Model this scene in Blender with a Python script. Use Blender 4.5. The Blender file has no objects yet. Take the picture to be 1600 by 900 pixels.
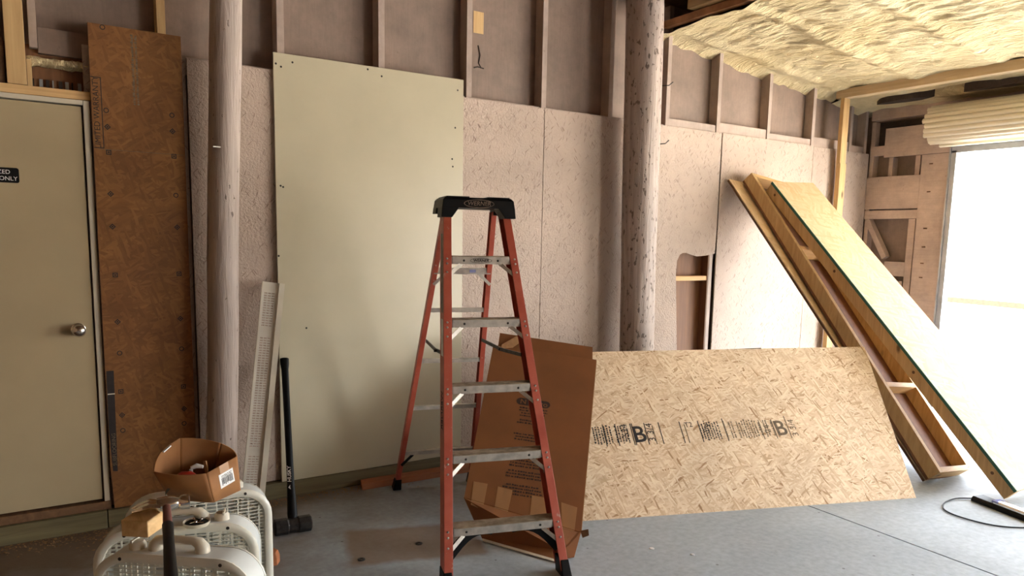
import bpy, bmesh, math, random
from mathutils import Vector as V, Matrix, noise as mnoise
random.seed(7)
PI = math.pi
scene = bpy.context.scene
COL = scene.collection

# ------------------------------------------------------------------ camera
cam_d = bpy.data.cameras.new('camera')
cam_o = bpy.data.objects.new('camera', cam_d); COL.objects.link(cam_o)
cam_d.sensor_width = 36.0; cam_d.lens = 1159.8 * 36.0 / 1600.0
cam_d.shift_y = (530.99 - 450.0) / 1600.0
cam_d.clip_start = 0.05; cam_d.clip_end = 500
_yaw, _pit, _rol = 0.5829, 0.1327, 0.0199
F = V((math.sin(_yaw) * math.cos(_pit), math.cos(_yaw) * math.cos(_pit), -math.sin(_pit)))
R0 = V((math.cos(_yaw), -math.sin(_yaw), 0)); U0 = R0.cross(F)
R1 = math.cos(_rol) * R0 + math.sin(_rol) * U0
U1 = -math.sin(_rol) * R0 + math.cos(_rol) * U0
cam_o.matrix_world = Matrix(((R1.x, U1.x, -F.x, 0.0), (R1.y, U1.y, -F.y, -4.2965),
                             (R1.z, U1.z, -F.z, 1.5324), (0, 0, 0, 1)))
scene.camera = cam_o

# ------------------------------------------------------------------ light
world = bpy.data.worlds.new('world'); scene.world = world; world.use_nodes = True
wn = world.node_tree; wn.nodes.clear()
sky = wn.nodes.new('ShaderNodeTexSky'); sky.sky_type = 'NISHITA'
sky.sun_disc = False; sky.sun_elevation = math.radians(52); sky.sun_rotation = math.radians(200)
sky.air_density = 1.0; sky.dust_density = 3.0; sky.ozone_density = 1.0
bg = wn.nodes.new('ShaderNodeBackground'); bg.inputs['Strength'].default_value = 0.8
wo = wn.nodes.new('ShaderNodeOutputWorld')
hs = wn.nodes.new('ShaderNodeHueSaturation'); hs.inputs['Saturation'].default_value = 0.25
wn.links.new(sky.outputs[0], hs.inputs['Color']); wn.links.new(hs.outputs[0], bg.inputs[0]); wn.links.new(bg.outputs[0], wo.inputs[0])
sun_d = bpy.data.lights.new('sun', 'SUN'); sun_d.energy = 14.0; sun_d.angle = math.radians(0.6)
sun_d.color = (1.0, 0.94, 0.84)
sun_o = bpy.data.objects.new('sun', sun_d); COL.objects.link(sun_o)
_sd = V((0.35, 0.50, -0.80)).normalized()          # the way the light travels: over the roof, onto the yard
sun_o.rotation_euler = _sd.to_track_quat('-Z', 'Y').to_euler(); sun_o.location = (0, -10, 12)
scene.view_settings.view_transform = 'Standard'; scene.view_settings.look = 'None'
scene.view_settings.gamma = 1.0; scene.view_settings.use_curve_mapping = False
scene.view_settings.exposure = 2.47
DOOR_Y0, DOOR_Y1, DOOR_Z, WX = -0.80, -4.60, 2.40, 6.956
FILL_BAY_Y0, FILL_BAY_Y1 = -6.10, -9.10          # unseen second bay, added behind the camera to brighten the strand board
for nm, loc, rot, sx, sy in (('door_portal', (WX + .12, (DOOR_Y0 + DOOR_Y1) / 2, DOOR_Z / 2), (0, PI / 2, 0), DOOR_Z, DOOR_Y0 - DOOR_Y1),
                             ('fill_bay_portal', (WX + .12, (FILL_BAY_Y0 + FILL_BAY_Y1) / 2, 1.35), (0, PI / 2, 0), 2.7, FILL_BAY_Y0 - FILL_BAY_Y1)):
    ld = bpy.data.lights.new(nm, 'AREA'); ld.shape = 'RECTANGLE'; ld.size = sx; ld.size_y = sy
    lo = bpy.data.objects.new(nm, ld); COL.objects.link(lo); lo.location = loc; lo.rotation_euler = rot
    ld.cycles.is_portal = True

# ------------------------------------------------------------------ materials
class NT:
    def __init__(s, name):
        s.m = bpy.data.materials.new(name); s.m.use_nodes = True
        s.t = s.m.node_tree; s.t.nodes.clear()
        s.out = s.n('ShaderNodeOutputMaterial'); s.b = s.n('ShaderNodeBsdfPrincipled')
        s.l(s.b.outputs[0], s.out.inputs[0])
    def n(s, ty, **kw):
        x = s.t.nodes.new(ty)
        for k, v in kw.items():
            if hasattr(x, k): setattr(x, k, v)
            else: x.inputs[k.replace('_', ' ')].default_value = v
        return x
    def l(s, a, b): s.t.links.new(a, b)
    def coord(s, scale=(1, 1, 1), rot=(0, 0, 0), rand=True):
        tc = s.n('ShaderNodeTexCoord'); mp = s.n('ShaderNodeMapping')
        mp.inputs['Scale'].default_value = scale; mp.inputs['Rotation'].default_value = rot
        if rand:
            oi = s.n('ShaderNodeObjectInfo'); mm = s.n('ShaderNodeMath', operation='MULTIPLY'); mm.inputs[1].default_value = 37.0
            cx = s.n('ShaderNodeCombineXYZ')
            s.l(oi.outputs['Random'], mm.inputs[0])
            for i in range(3): s.l(mm.outputs[0], cx.inputs[i])
            ad = s.n('ShaderNodeVectorMath', operation='ADD')
            s.l(tc.outputs['Object'], ad.inputs[0]); s.l(cx.outputs[0], ad.inputs[1]); s.l(ad.outputs[0], mp.inputs[0])
        else: s.l(tc.outputs['Object'], mp.inputs[0])
        return mp.outputs[0]
    def ramp(s, fac, stops, interp='LINEAR'):
        r = s.n('ShaderNodeValToRGB'); r.color_ramp.interpolation = interp
        e = r.color_ramp.elements
        while len(e) < len(stops): e.new(0.5)
        for i, (p, c) in enumerate(stops):
            e[i].position = p; e[i].color = (c[0], c[1], c[2], 1) if not isinstance(c, (int, float)) else (c, c, c, 1)
        s.l(fac, r.inputs[0]); return r.outputs[0]
    def noise(s, vec, scale, detail=4, rough=.55, dist=0.0):
        x = s.n('ShaderNodeTexNoise'); x.inputs['Scale'].default_value = scale; x.inputs['Detail'].default_value = detail
        x.inputs['Roughness'].default_value = rough; x.inputs['Distortion'].default_value = dist
        s.l(vec, x.inputs['Vector']); return x.outputs['Fac']
    def vor(s, vec, scale, feat='F1'):
        x = s.n('ShaderNodeTexVoronoi', feature=feat); x.inputs['Scale'].default_value = scale
        s.l(vec, x.inputs['Vector']); return x
    def mix(s, fac, a, b, mode='MIX'):
        x = s.n('ShaderNodeMix', data_type='RGBA', blend_type=mode)
        for sock, v in ((x.inputs[0], fac), (x.inputs[6], a), (x.inputs[7], b)):
            if isinstance(v, (int, float)): sock.default_value = v
            elif isinstance(v, tuple): sock.default_value = (v[0], v[1], v[2], 1)
            else: s.l(v, sock)
        return x.outputs[2]
    def math(s, op, a, b=0.0):
        x = s.n('ShaderNodeMath', operation=op)
        for i, v in enumerate((a, b)):
            if isinstance(v, (int, float)): x.inputs[i].default_value = v
            else: s.l(v, x.inputs[i])
        return x.outputs[0]
    def bump(s, h, strength=.3, dist=.01):
        x = s.n('ShaderNodeBump'); x.inputs['Strength'].default_value = strength; x.inputs['Distance'].default_value = dist
        s.l(h, x.inputs['Height']); s.l(x.outputs[0], s.b.inputs['Normal'])
    def fin(s, col, rough=.6, metal=0.0, spec=None):
        if isinstance(col, tuple): s.b.inputs['Base Color'].default_value = (*col[:3], 1)
        else: s.l(col, s.b.inputs['Base Color'])
        if isinstance(rough, (int, float)): s.b.inputs['Roughness'].default_value = rough
        else: s.l(rough, s.b.inputs['Roughness'])
        s.b.inputs['Metallic'].default_value = metal
        if spec is not None: s.b.inputs['Specular IOR Level'].default_value = spec
        return s.m

def sc(c, k): return tuple(x * k for x in c)
def plain(name, c, rough=.5, metal=0.0, var=.12, nscale=14, bump=0.0, spec=None):
    t = NT(name); v = t.coord(); f = t.noise(v, nscale, 5)
    col = t.ramp(f, [(.3, sc(c, 1 - var)), (.7, sc(c, 1 + var))])
    if bump: t.bump(t.noise(v, nscale * 6, 3), bump, .003)
    return t.fin(col, rough, metal, spec)
def wood(name, a, b, axis=0, rough=.65, knots=True, grain=1.0):
    t = NT(name); s = [26.0, 26.0, 26.0]; s[axis] = 1.6
    v = t.coord(tuple(s)); f = t.noise(v, grain, 5, .6, 1.2)
    col = t.ramp(f, [(.28, a), (.5, tuple((x + y) / 2 for x, y in zip(a, b))), (.72, b)])
    oi = t.n('ShaderNodeObjectInfo')
    k = t.ramp(oi.outputs['Random'], [(0, .82), (1, 1.12)]); col = t.mix(1.0, col, k, 'MULTIPLY')
    if knots:
        s2 = [7.0, 7.0, 7.0]; s2[axis] = 3.2
        kv = t.vor(t.coord(tuple(s2)), 1.0).outputs['Distance']
        km = t.ramp(kv, [(.06, 1.0), (.15, 0.0)]); col = t.mix(km, col, sc(a, .3))
    t.bump(f, .25, .002)
    return t.fin(col, rough)
def flakes(t, cols, scale=1.0, rots=(.15, -.55, .62, -1.25), stretch=(11, 66)):
    """crossed layers of long angular strands, each strand its own tone (UV in metres)"""
    uv = t.n('ShaderNodeUVMap').outputs[0]; nz = t.n('ShaderNodeTexNoise'); nz.inputs['Scale'].default_value = 6.0; t.l(uv, nz.inputs['Vector'])
    mx = t.n('ShaderNodeMix', data_type='VECTOR'); mx.inputs[0].default_value = .035
    t.l(uv, mx.inputs[4]); t.l(nz.outputs['Color'], mx.inputs[5]); lay = []
    for i, r in enumerate(rots):
        mp = t.n('ShaderNodeMapping', vector_type='TEXTURE'); mp.inputs['Location'].default_value = (i * 3.3, i * 7.7, 0); mp.inputs['Rotation'].default_value = (0, 0, r); mp.inputs['Scale'].default_value = (1 / (stretch[0] * scale), 1 / (stretch[1] * scale), 1)
        t.l(mx.outputs[1], mp.inputs[0])
        vo = t.vor(mp.outputs[0], 1.0); vo.voronoi_dimensions = '2D'
        sp = t.n('ShaderNodeSeparateColor'); t.l(vo.outputs['Color'], sp.inputs[0]); lay.append((sp.outputs[0], sp.outputs[1], vo.outputs['Distance']))
    col = t.ramp(lay[0][0], cols); h = lay[0][1]
    for l in lay[1:]:
        m = t.math('GREATER_THAN', l[1], .70); col = t.mix(m, col, t.ramp(l[0], cols))
        hx = t.n('ShaderNodeMix'); t.l(m, hx.inputs[0]); t.l(h, hx.inputs[2]); t.l(t.math('ADD', l[0], .3), hx.inputs[3]); h = hx.outputs[0]
    return col, h
def osb(name, cols, scale=1.0, bump=.35, tint=None, rough=.7):
    t = NT(name); col, h = flakes(t, cols, scale)
    big = t.ramp(t.noise(t.coord(), 2.2, 5), [(.3, .88), (.7, 1.06)]); col = t.mix(1.0, col, big, 'MULTIPLY')
    if tint: col = t.mix(t.ramp(t.noise(t.coord(), 3.0, 7, .65), [(.38, 0.0), (.72, .8)]), col, tint, 'MULTIPLY')
    t.bump(h, bump, .002); return t.fin(col, rough)
PINK = (.47, .37, .30)
def painted_osb(name, c):
    t = NT(name); v = t.coord(rand=False)
    f = t.noise(v, 2.2, 5); col = t.ramp(f, [(.3, sc(c, .88)), (.7, sc(c, 1.08))])
    # raised strands telegraph through the paint
    uv = t.n('ShaderNodeUVMap').outputs[0]; hs = None
    for i, a in enumerate((1.1, 1.75, .55, 2.5)):
        mp = t.n('ShaderNodeMapping', vector_type='TEXTURE'); mp.inputs['Location'].default_value = (i * 5.1, i * 2.7, 0); mp.inputs['Rotation'].default_value = (0, 0, a); mp.inputs['Scale'].default_value = (1 / 17, 1 / 88, 1)
        t.l(uv, mp.inputs[0]); vo = t.vor(mp.outputs[0], 1.0); vo.voronoi_dimensions = '2D'
        sp = t.n('ShaderNodeSeparateColor'); t.l(vo.outputs['Color'], sp.inputs[0])
        q = t.math('MULTIPLY', t.math('GREATER_THAN', sp.outputs[0], .86), t.math('ADD', sp.outputs[1], .3))
        hs = q if hs is None else t.math('MAXIMUM', hs, q)
    fine = t.noise(v, 70, 3)
    h = t.math('ADD', hs, t.math('MULTIPLY', fine, .5))
    spots = t.ramp(t.noise(v, 38, 3), [(.68, 0.0), (.74, 1.0)])
    col = t.mix(t.math('MULTIPLY', spots, .55), col, (.16, .09, .06))
    for i, a in enumerate((1.3, 2.2, .8)):       # open crevices along single strands, their shade painted as dark streaks
        mp = t.n('ShaderNodeMapping', vector_type='TEXTURE'); mp.inputs['Location'].default_value = (i * 1.7, i * 6.1, 0); mp.inputs['Rotation'].default_value = (0, 0, a); mp.inputs['Scale'].default_value = (1 / 22, 1 / 170, 1)
        t.l(uv, mp.inputs[0]); vo = t.vor(mp.outputs[0], 1.0); vo.voronoi_dimensions = '2D'
        sp = t.n('ShaderNodeSeparateColor'); t.l(vo.outputs['Color'], sp.inputs[0])
        cr = t.math('MULTIPLY', t.math('GREATER_THAN', sp.outputs[0], .955), t.math('LESS_THAN', vo.outputs['Distance'], .42))
        col = t.mix(t.math('MULTIPLY', cr, t.math('MULTIPLY', sp.outputs[1], .75)), col, (.17, .105, .075)); h = t.math('SUBTRACT', h, cr)
    t.bump(h, 1.0, .012); return t.fin(col, .55, spec=.3)
def painted_ply(name, c, axis=2):
    t = NT(name); v = t.coord(rand=False); s = [22.0] * 3; s[axis] = 2.0
    g = t.noise(t.coord(tuple(s), rand=False), 1.0, 5, .6, 2.5)
    col = t.ramp(t.noise(v, 1.6, 5), [(.3, sc(c, .80)), (.7, sc(c, 1.10))]); col = t.mix(1.0, col, t.ramp(g, [(.35, .93), (.6, 1.02)]), 'MULTIPLY'); col = t.mix(1.0, col, t.ramp(t.noise(v, 6, 7, .72), [(.3, .78), (.65, 1.08)]), 'MULTIPLY')
    sp = t.ramp(t.noise(v, 26, 3), [(.69, 0.0), (.78, 1.0)]); col = t.mix(t.math('MULTIPLY', sp, .55), col, (.15, .09, .06))
    t.bump(g, .18, .003); return t.fin(col, .6)
def concrete():
    t = NT('concrete'); v = t.coord(rand=False)
    base = t.ramp(t.noise(v, 1.3, 8, .62), [(.28, (.33, .37, .395)), (.72, (.44, .49, .52))])
    fine = t.ramp(t.noise(v, 30, 6), [(.3, .84), (.7, 1.08)]); col = t.mix(1.0, base, fine, 'MULTIPLY')
    # brown dust by wall and fans, also painting in the shade further left
    tc = t.n('ShaderNodeTexCoord'); sp = t.n('ShaderNodeSeparateXYZ'); t.l(tc.outputs['Object'], sp.inputs[0])
    dn = t.noise(v, 2.6, 6)
    d = t.math('ADD', t.math('MULTIPLY', sp.outputs[0], -.33), t.math('ADD', t.math('MULTIPLY', sp.outputs[1], .42), t.math('MULTIPLY', dn, 1.3)))
    dm = t.ramp(t.math('ADD', d, .40), [(0.0, 0.0), (.85, .93)]); col = t.mix(dm, col, (.135, .085, .040))
    # the rectangular brown stain in front of the white board
    vr = t.n('ShaderNodeVectorRotate', rotation_type='Z_AXIS'); vr.inputs['Center'].default_value = (1.55, -.97, 0); vr.inputs['Angle'].default_value = .33
    nz = t.n('ShaderNodeTexNoise'); nz.inputs['Scale'].default_value = 9; t.l(v, nz.inputs['Vector'])
    wob = t.n('ShaderNodeMix', data_type='VECTOR'); wob.inputs[0].default_value = .05; t.l(tc.outputs['Object'], wob.inputs[4]); t.l(nz.outputs['Color'], wob.inputs[5])
    t.l(wob.outputs[1], vr.inputs['Vector']); s2 = t.n('ShaderNodeSeparateXYZ'); t.l(vr.outputs[0], s2.inputs[0])
    ax = t.math('ABSOLUTE', t.math('SUBTRACT', s2.outputs[0], 1.53)); ay = t.math('ABSOLUTE', t.math('SUBTRACT', s2.outputs[1], -.95))
    bx = t.ramp(ax, [(.30, 1.0), (.34, 0.0)]); by = t.ramp(ay, [(.18, 1.0), (.23, 0.0)])
    col = t.mix(t.math('MULTIPLY', t.math('MULTIPLY', bx, by), .7), col, (.20, .115, .05))
    sp3 = t.ramp(t.vor(v, 7.0).outputs['Distance'], [(.035, 1.0), (.06, 0.0)]); col = t.mix(t.math('MULTIPLY', sp3, .7), col, (.09, .075, .06))
    t.bump(t.noise(v, 60, 5), .12, .003)
    return t.fin(col, t.ramp(t.noise(v, 3, 4), [(.3, .50), (.7, .68)]), spec=.22)
def foam():
    t = NT('spray_foam'); v = t.coord(rand=False)
    mp = t.n('ShaderNodeMapping', vector_type='TEXTURE'); mp.inputs['Rotation'].default_value = (0, 0, .2); mp.inputs['Scale'].default_value = (1 / 34, 1 / 9, .1); t.l(v, mp.inputs[0])
    w = t.noise(mp.outputs[0], 1.0, 5, .6, 1.4); b = t.noise(v, 9, 4)
    col = t.ramp(t.noise(v, 2.4, 5), [(.3, (.63, .49, .25)), (.7, (.82, .69, .42))])
    t.bump(t.math('ADD', w, t.math('MULTIPLY', b, .6)), 1.0, .05); return t.fin(col, .8)

M = {}
M['pink_osb'] = painted_osb('mauve_painted_osb', PINK)
M['pink_ply'] = painted_ply('mauve_painted_plywood', (.255, .18, .137))
M['pink_lit'] = painted_ply('mauve_paint_lit', (.54, .405, .325), 1)  # same mauve paint made lighter, for the light falling on the right wall
M['pink_wood'] = painted_ply('mauve_painted_lumber', (.42, .325, .268))
M['pole_paint'] = None
M['osb'] = osb('raw_osb', [(.0, (.36, .20, .09)), (.08, (.60, .42, .25)), (.6, (.74, .57, .38)), (1.0, (.82, .68, .48))], 1.6, .5)
M['amber_osb'] = osb('aged_osb', [(.0, (.185, .070, .013)), (.5, (.225, .090, .018)), (1.0, (.27, .118, .028))], 1.3, .2, (.60, .48, .38))
M['ply'] = osb('subfloor_plywood', [(.0, (.60, .42, .22)), (.5, (.66, .48, .275)), (1.0, (.71, .53, .32))], .8, .12)
M['pine_x'] = wood('pine_x', (.50, .29, .11), (.72, .48, .22), 0)
M['pine_y'] = wood('pine_y', (.50, .29, .11), (.72, .48, .22), 1)
M['pine_z'] = wood('pine_z', (.46, .28, .11), (.66, .45, .21), 2)
M['treated_x'] = wood('treated_lumber', (.10, .075, .030), (.20, .16, .070), 0)
M['tan_wood'] = wood('tan_wood', (.22, .135, .055), (.36, .24, .11), 1)
M['pale_pine'] = wood('pale_pine', (.60, .42, .22), (.78, .60, .36), 1)
M['brown_wood'] = wood('old_brown_wood', (.10, .045, .018), (.20, .10, .04), 1)
M['brown_ply'] = wood('bare_brown_plywood', (.15, .06, .025), (.24, .11, .045), 2, knots=False)
M['red_board'] = wood('orange_board', (.30, .09, .03), (.42, .15, .05), 0, knots=False)
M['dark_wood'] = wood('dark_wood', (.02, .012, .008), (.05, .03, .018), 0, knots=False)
M['hidden_wall'] = wood('bare_wall_boards', (.20, .115, .055), (.32, .19, .10), 2)
M['concrete'] = concrete(); M['foam'] = foam()
M['white_board'] = plain('cream_painted_board', (.475, .425, .30), .32, 0, .05, 3, .03)
M['door_paint'] = plain('door_paint', (.42, .335, .20), .38, 0, .05, 2.5, .02)
M['frame_white'] = plain('door_frame_paint', (.60, .54, .42), .5, 0, .06, 6)
M['black'] = plain('black_plastic', (.0035, .0035, .0035), .5, 0, .3, 20, 0, .18)
M['ink'] = plain('black_ink', (.02, .014, .012), .8, 0, .2, 30)
M['ink_soft'] = plain('faded_ink', (.14, .10, .06), .85, 0, .4, 60)
M['ink_card'] = plain('ink_on_cardboard', (.035, .018, .01), .85, 0, .3, 60)
M['white'] = plain('white_print', (.8, .8, .78), .6, 0, .05, 30)
M['alu'] = plain('worn_aluminium', (.50, .47, .42), .42, .75, .25, 22, .15)
M['chrome'] = plain('chrome', (.7, .68, .65), .16, 1.0, .1, 8)
M['galv'] = plain('galvanised_steel', (.40, .42, .44), .4, .7, .2, 8)
M['dark_metal'] = plain('dark_steel', (.045, .040, .036), .45, .6, .5, 30, .2)
M['fan'] = plain('fan_plastic', (.66, .68, .65), .36, 0, .05, 5)
M['fan_rim'] = plain('fan_rim_plastic', (.72, .70, .60), .36, 0, .05, 6)
M['vinyl'] = plain('vinyl', (.62, .58, .50), .4, 0, .06, 8)
M['shutter'] = plain('shutter_paint', (.80, .74, .58), .42, 0, .06, 5)
M['card'] = plain('cardboard', (.205, .075, .019), .8, 0, .10, 5, .05)
M['card_edge'] = plain('cardboard_edge', (.42, .24, .11), .85, 0, .15, 40)
M['box_card'] = plain('box_cardboard', (.30, .13, .040), .8, 0, .14, 9, .06)
M['tape'] = plain('packing_tape', (.36, .19, .085), .3, 0, .05, 10)
M['red'] = plain('red_rubber', (.42, .03, .015), .45)
M['green_edge'] = plain('green_edge_sealer', (.035, .13, .085), .7)
M['brick'] = plain('orange_brick', (.42, .15, .055), .85, 0, .2, 20, .2)
M['rag'] = plain('grey_rag', (.16, .17, .14), .9, 0, .3, 20)
M['handle_wood'] = wood('reddish_handle', (.10, .03, .02), (.17, .055, .035), 1, knots=False)
M['blue_glint_or_sticker'] = plain('blue_sticker_glint', (.30, .34, .62), .08, .3, .2, 10)  # blue glint painted into the clear lamp cover; also colours the ladder sticker
M['ground'] = plain('pale_gravel', (.62, .58, .52), .9, 0, .08, 3)
M['rust_dark'] = plain('dark_rust', (.05, .018, .007), .9, 0, .3, 10)
M['rust'] = plain('rusty_edging', (.30, .14, .06), .8, 0, .3, 10)
M['sawdust'] = plain('sawdust', (.36, .21, .09), .9, 0, .2, 40)
M['label'] = plain('white_label', (.72, .72, .70), .6, 0, .04, 30)
M['grime'] = plain('worn_sticker', (.17, .12, .085), .6, 0, .6, 30)
def _pole(name, th):
    t = NT(name); v = t.coord((30, 30, 2.2), rand=True); g = t.noise(v, 1.0, 6, .65, 1.0)
    sp = t.ramp(t.noise(t.coord((42, 42, 20)), 1.0, 4), [(th, 0.0), (th + .05, 1.0)])
    col = t.ramp(g, [(.3, (.30, .24, .205)), (.7, (.48, .395, .345))]); col = t.mix(t.math('MULTIPLY', sp, .8), col, (.09, .06, .045))
    t.bump(t.math('SUBTRACT', g, t.math('MULTIPLY', sp, .6)), .7, .01); return t.fin(col, .6)
M['pole_paint'] = _pole('mauve_painted_pole', .66); M['pole_pitted'] = _pole('pitted_mauve_pole', .59)
def _orange():
    t = NT('orange_fibreglass'); v = t.coord(); g = t.ramp(t.noise(v, 9, 6), [(.3, (.36, .058, .030)), (.7, (.47, .105, .062))])
    sp = t.ramp(t.noise(v, 30, 4), [(.66, 0.0), (.72, 1.0)]); col = t.mix(t.math('MULTIPLY', sp, .6), g, (.5, .38, .30))
    return t.fin(col, .45)
M['orange'] = _orange()
def _tread():
    t = NT('dusty_aluminium_tread'); v = t.coord(); g = t.ramp(t.noise(v, 25, 6), [(.3, (.22, .17, .11)), (.7, (.45, .38, .28))])
    return t.fin(g, .6, .35)
M['tread'] = _tread()

# ------------------------------------------------------------------ mesh helpers
class MB:
    def __init__(s): s.v = []; s.f = []
    def add(s, vs, fs):
        o = len(s.v); s.v += [tuple(x) for x in vs]; s.f += [tuple(i + o for i in f) for f in fs]; return s
    def hexa(s, p): return s.add(p, [(0, 3, 2, 1), (4, 5, 6, 7), (0, 1, 5, 4), (1, 2, 6, 5), (2, 3, 7, 6), (3, 0, 4, 7)])
    def mm(s, lo, hi):
        (a, b, c), (d, e, f) = lo, hi
        return s.hexa([(a, b, c), (d, b, c), (d, e, c), (a, e, c), (a, b, f), (d, b, f), (d, e, f), (a, e, f)])
    def ob(s, o, ex, ey, ez, lo, hi):
        """a box in a skew frame: corners o + ex*x + ey*y + ez*z"""
        P = lambda x, y, z: o + ex * x + ey * y + ez * z
        (a, b, c), (d, e, f) = lo, hi
        return s.hexa([P(a, b, c), P(d, b, c), P(d, e, c), P(a, e, c), P(a, b, f), P(d, b, f), P(d, e, f), P(a, e, f)])
    def bar(s, a, b, w, d, up=V((0, 0, 1))):
        a, b = V(a), V(b); e = (b - a); L = e.length; e.normalize(); x = e.cross(up)
        if x.length < 1e-4: x = e.cross(V((0, 1, 0)))
        x.normalize(); y = x.cross(e)
        return s.ob(a, e, x, y, (0, -w / 2, -d / 2), (L, w / 2, d / 2))
    def prism(s, pts, off):
        n = len(pts); pts = [V(p) for p in pts]; off = V(off)
        return s.add(pts + [p + off for p in pts], [tuple(range(n)), tuple(range(2 * n - 1, n - 1, -1))] + [(i, (i + 1) % n, n + (i + 1) % n, n + i) for i in range(n)])
    def tube(s, path, rad, n=10, sq=1.0, cap=True):
        path = [V(p) for p in path]; k = len(path); rad = rad if isinstance(rad, (list, tuple)) else [rad] * k
        T = [(path[min(i + 1, k - 1)] - path[max(i - 1, 0)]).normalized() for i in range(k)]
        x = T[0].cross(V((0, 0, 1)));
        if x.length < .05: x = T[0].cross(V((0, 1, 0)))
        x.normalize(); vs = []
        for i in range(k):
            x = (x - T[i] * x.dot(T[i])).normalized(); y = T[i].cross(x)
            for j in range(n):
                a = 2 * PI * j / n; vs.append(path[i] + (x * math.cos(a) + y * math.sin(a) * sq) * rad[i])
        fs = [(i * n + j, i * n + (j + 1) % n, (i + 1) * n + (j + 1) % n, (i + 1) * n + j) for i in range(k - 1) for j in range(n)]
        if cap: fs += [tuple(range(n - 1, -1, -1)), tuple((k - 1) * n + j for j in range(n))]
        return s.add(vs, fs)
    def loops(s, Ls, closed=True, cap=False):
        n = len(Ls[0]); o = [p for L in Ls for p in L]; k = len(Ls)
        fs = [(i * n + j, i * n + (j + 1) % n, (i + 1) * n + (j + 1) % n, (i + 1) * n + j) for i in range(k - 1) for j in range(n if closed else n - 1)]
        if cap: fs += [tuple(range(n - 1, -1, -1)), tuple((k - 1) * n + j for j in range(n))]
        return s.add(o, fs)
    def mesh(s, name):
        me = bpy.data.meshes.new(name); me.from_pydata(s.v, [], s.f)
        bm = bmesh.new(); bm.from_mesh(me); bmesh.ops.recalc_face_normals(bm, faces=bm.faces); bm.to_mesh(me); bm.free()
        return me
    def build(s, name, mat, parent=None, smooth=False, bevel=0.0, local=False, solid=0.0, uv=None):
        me = s.mesh(name); me.materials.append(M[mat])
        if smooth:
            for p in me.polygons: p.use_smooth = True
        o = bpy.data.objects.new(name, me); COL.objects.link(o)
        if uv:
            ux, uy = V(uv[0]).normalized(), V(uv[1]).normalized(); lay = me.uv_layers.new(name='UVMap')
            for lp in me.loops: c = me.vertices[lp.vertex_index].co; lay.data[lp.index].uv = (c.dot(ux), c.dot(uy))
        if parent: attach(o, parent, local)
        if solid:
            q = o.modifiers.new('solid', 'SOLIDIFY'); q.thickness = solid; q.offset = 0
        if bevel:
            b = o.modifiers.new('bevel', 'BEVEL'); b.width = bevel; b.segments = 2; b.limit_method = 'ANGLE'; b.angle_limit = .6
        if smooth and not solid and bevel == 0:
            e = o.modifiers.new('split', 'EDGE_SPLIT'); e.split_angle = math.radians(40)
        return o
def attach(o, parent, local=False):
    o.parent = parent
    if not local:
        mw = parent.matrix_basis if parent.parent is None else Matrix()
        o.matrix_parent_inverse = mw.inverted()
def tag(o, label=None, cat=None, group=None, kind=None):
    if label: o['label'] = label
    if cat: o['category'] = cat
    if group: o['group'] = group
    if kind: o['kind'] = kind
    return o
def thing(name, label, cat, loc=(0, 0, 0), rz=0.0, group=None):
    o = bpy.data.objects.new(name, None); COL.objects.link(o); o.empty_display_size = .1
    o.location = loc; o.rotation_euler = (0, 0, rz); o.matrix_basis  # noqa
    return tag(o, label, cat, group)
def copy_tree(o, parent=None):
    c = o.copy(); COL.objects.link(c); c.parent = parent
    for ch in list(o.children): copy_tree(ch, c)
    return c
def text(body, name, mat, o, ex, ey, size, parent, local=False, ext=.0004, align='CENTER', shear=0.0, offset=0.0):
    """flat lettering lying on a surface: o = centre, ex = reading direction, ey = up of the letters"""
    cu = bpy.data.curves.new(name, 'FONT'); cu.body = body; cu.size = size; cu.align_x = align; cu.align_y = 'CENTER'
    cu.extrude = ext; cu.shear = shear; cu.offset = offset; cu.resolution_u = 3
    tmp = bpy.data.objects.new(name, cu); me = bpy.data.meshes.new_from_object(tmp); bpy.data.objects.remove(tmp); bpy.data.curves.remove(cu)
    ex, ey = V(ex).normalized(), V(ey).normalized(); ez = ex.cross(ey)
    me.transform(Matrix(((ex.x, ey.x, ez.x, o[0]), (ex.y, ey.y, ez.y, o[1]), (ex.z, ey.z, ez.z, o[2]), (0, 0, 0, 1))))
    me.materials.clear(); me.materials.append(M[mat]); me.name = name
    ob = bpy.data.objects.new(name, me); COL.objects.link(ob); attach(ob, parent, local); return ob
def ticks(mb, o, ex, ey, rows, h, gap, wmin, wmax, length, rnd, jitter=.0):
    """rows of tiny unreadable print"""
    ez = ex.cross(ey)
    for r in range(rows):
        x = 0.0; L = length * (1 - jitter * rnd.random())
        x = (length - L) / 2
        while x < (length + L) / 2:
            w = rnd.uniform(wmin, wmax)
            mb.ob(o, ex, ey, ez, (x, -r * (h + gap), 0), (x + w, -r * (h + gap) + h * rnd.uniform(.6, 1.0), .0005)); x += w + wmin * rnd.choice((.5, .6, 1.4))

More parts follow.
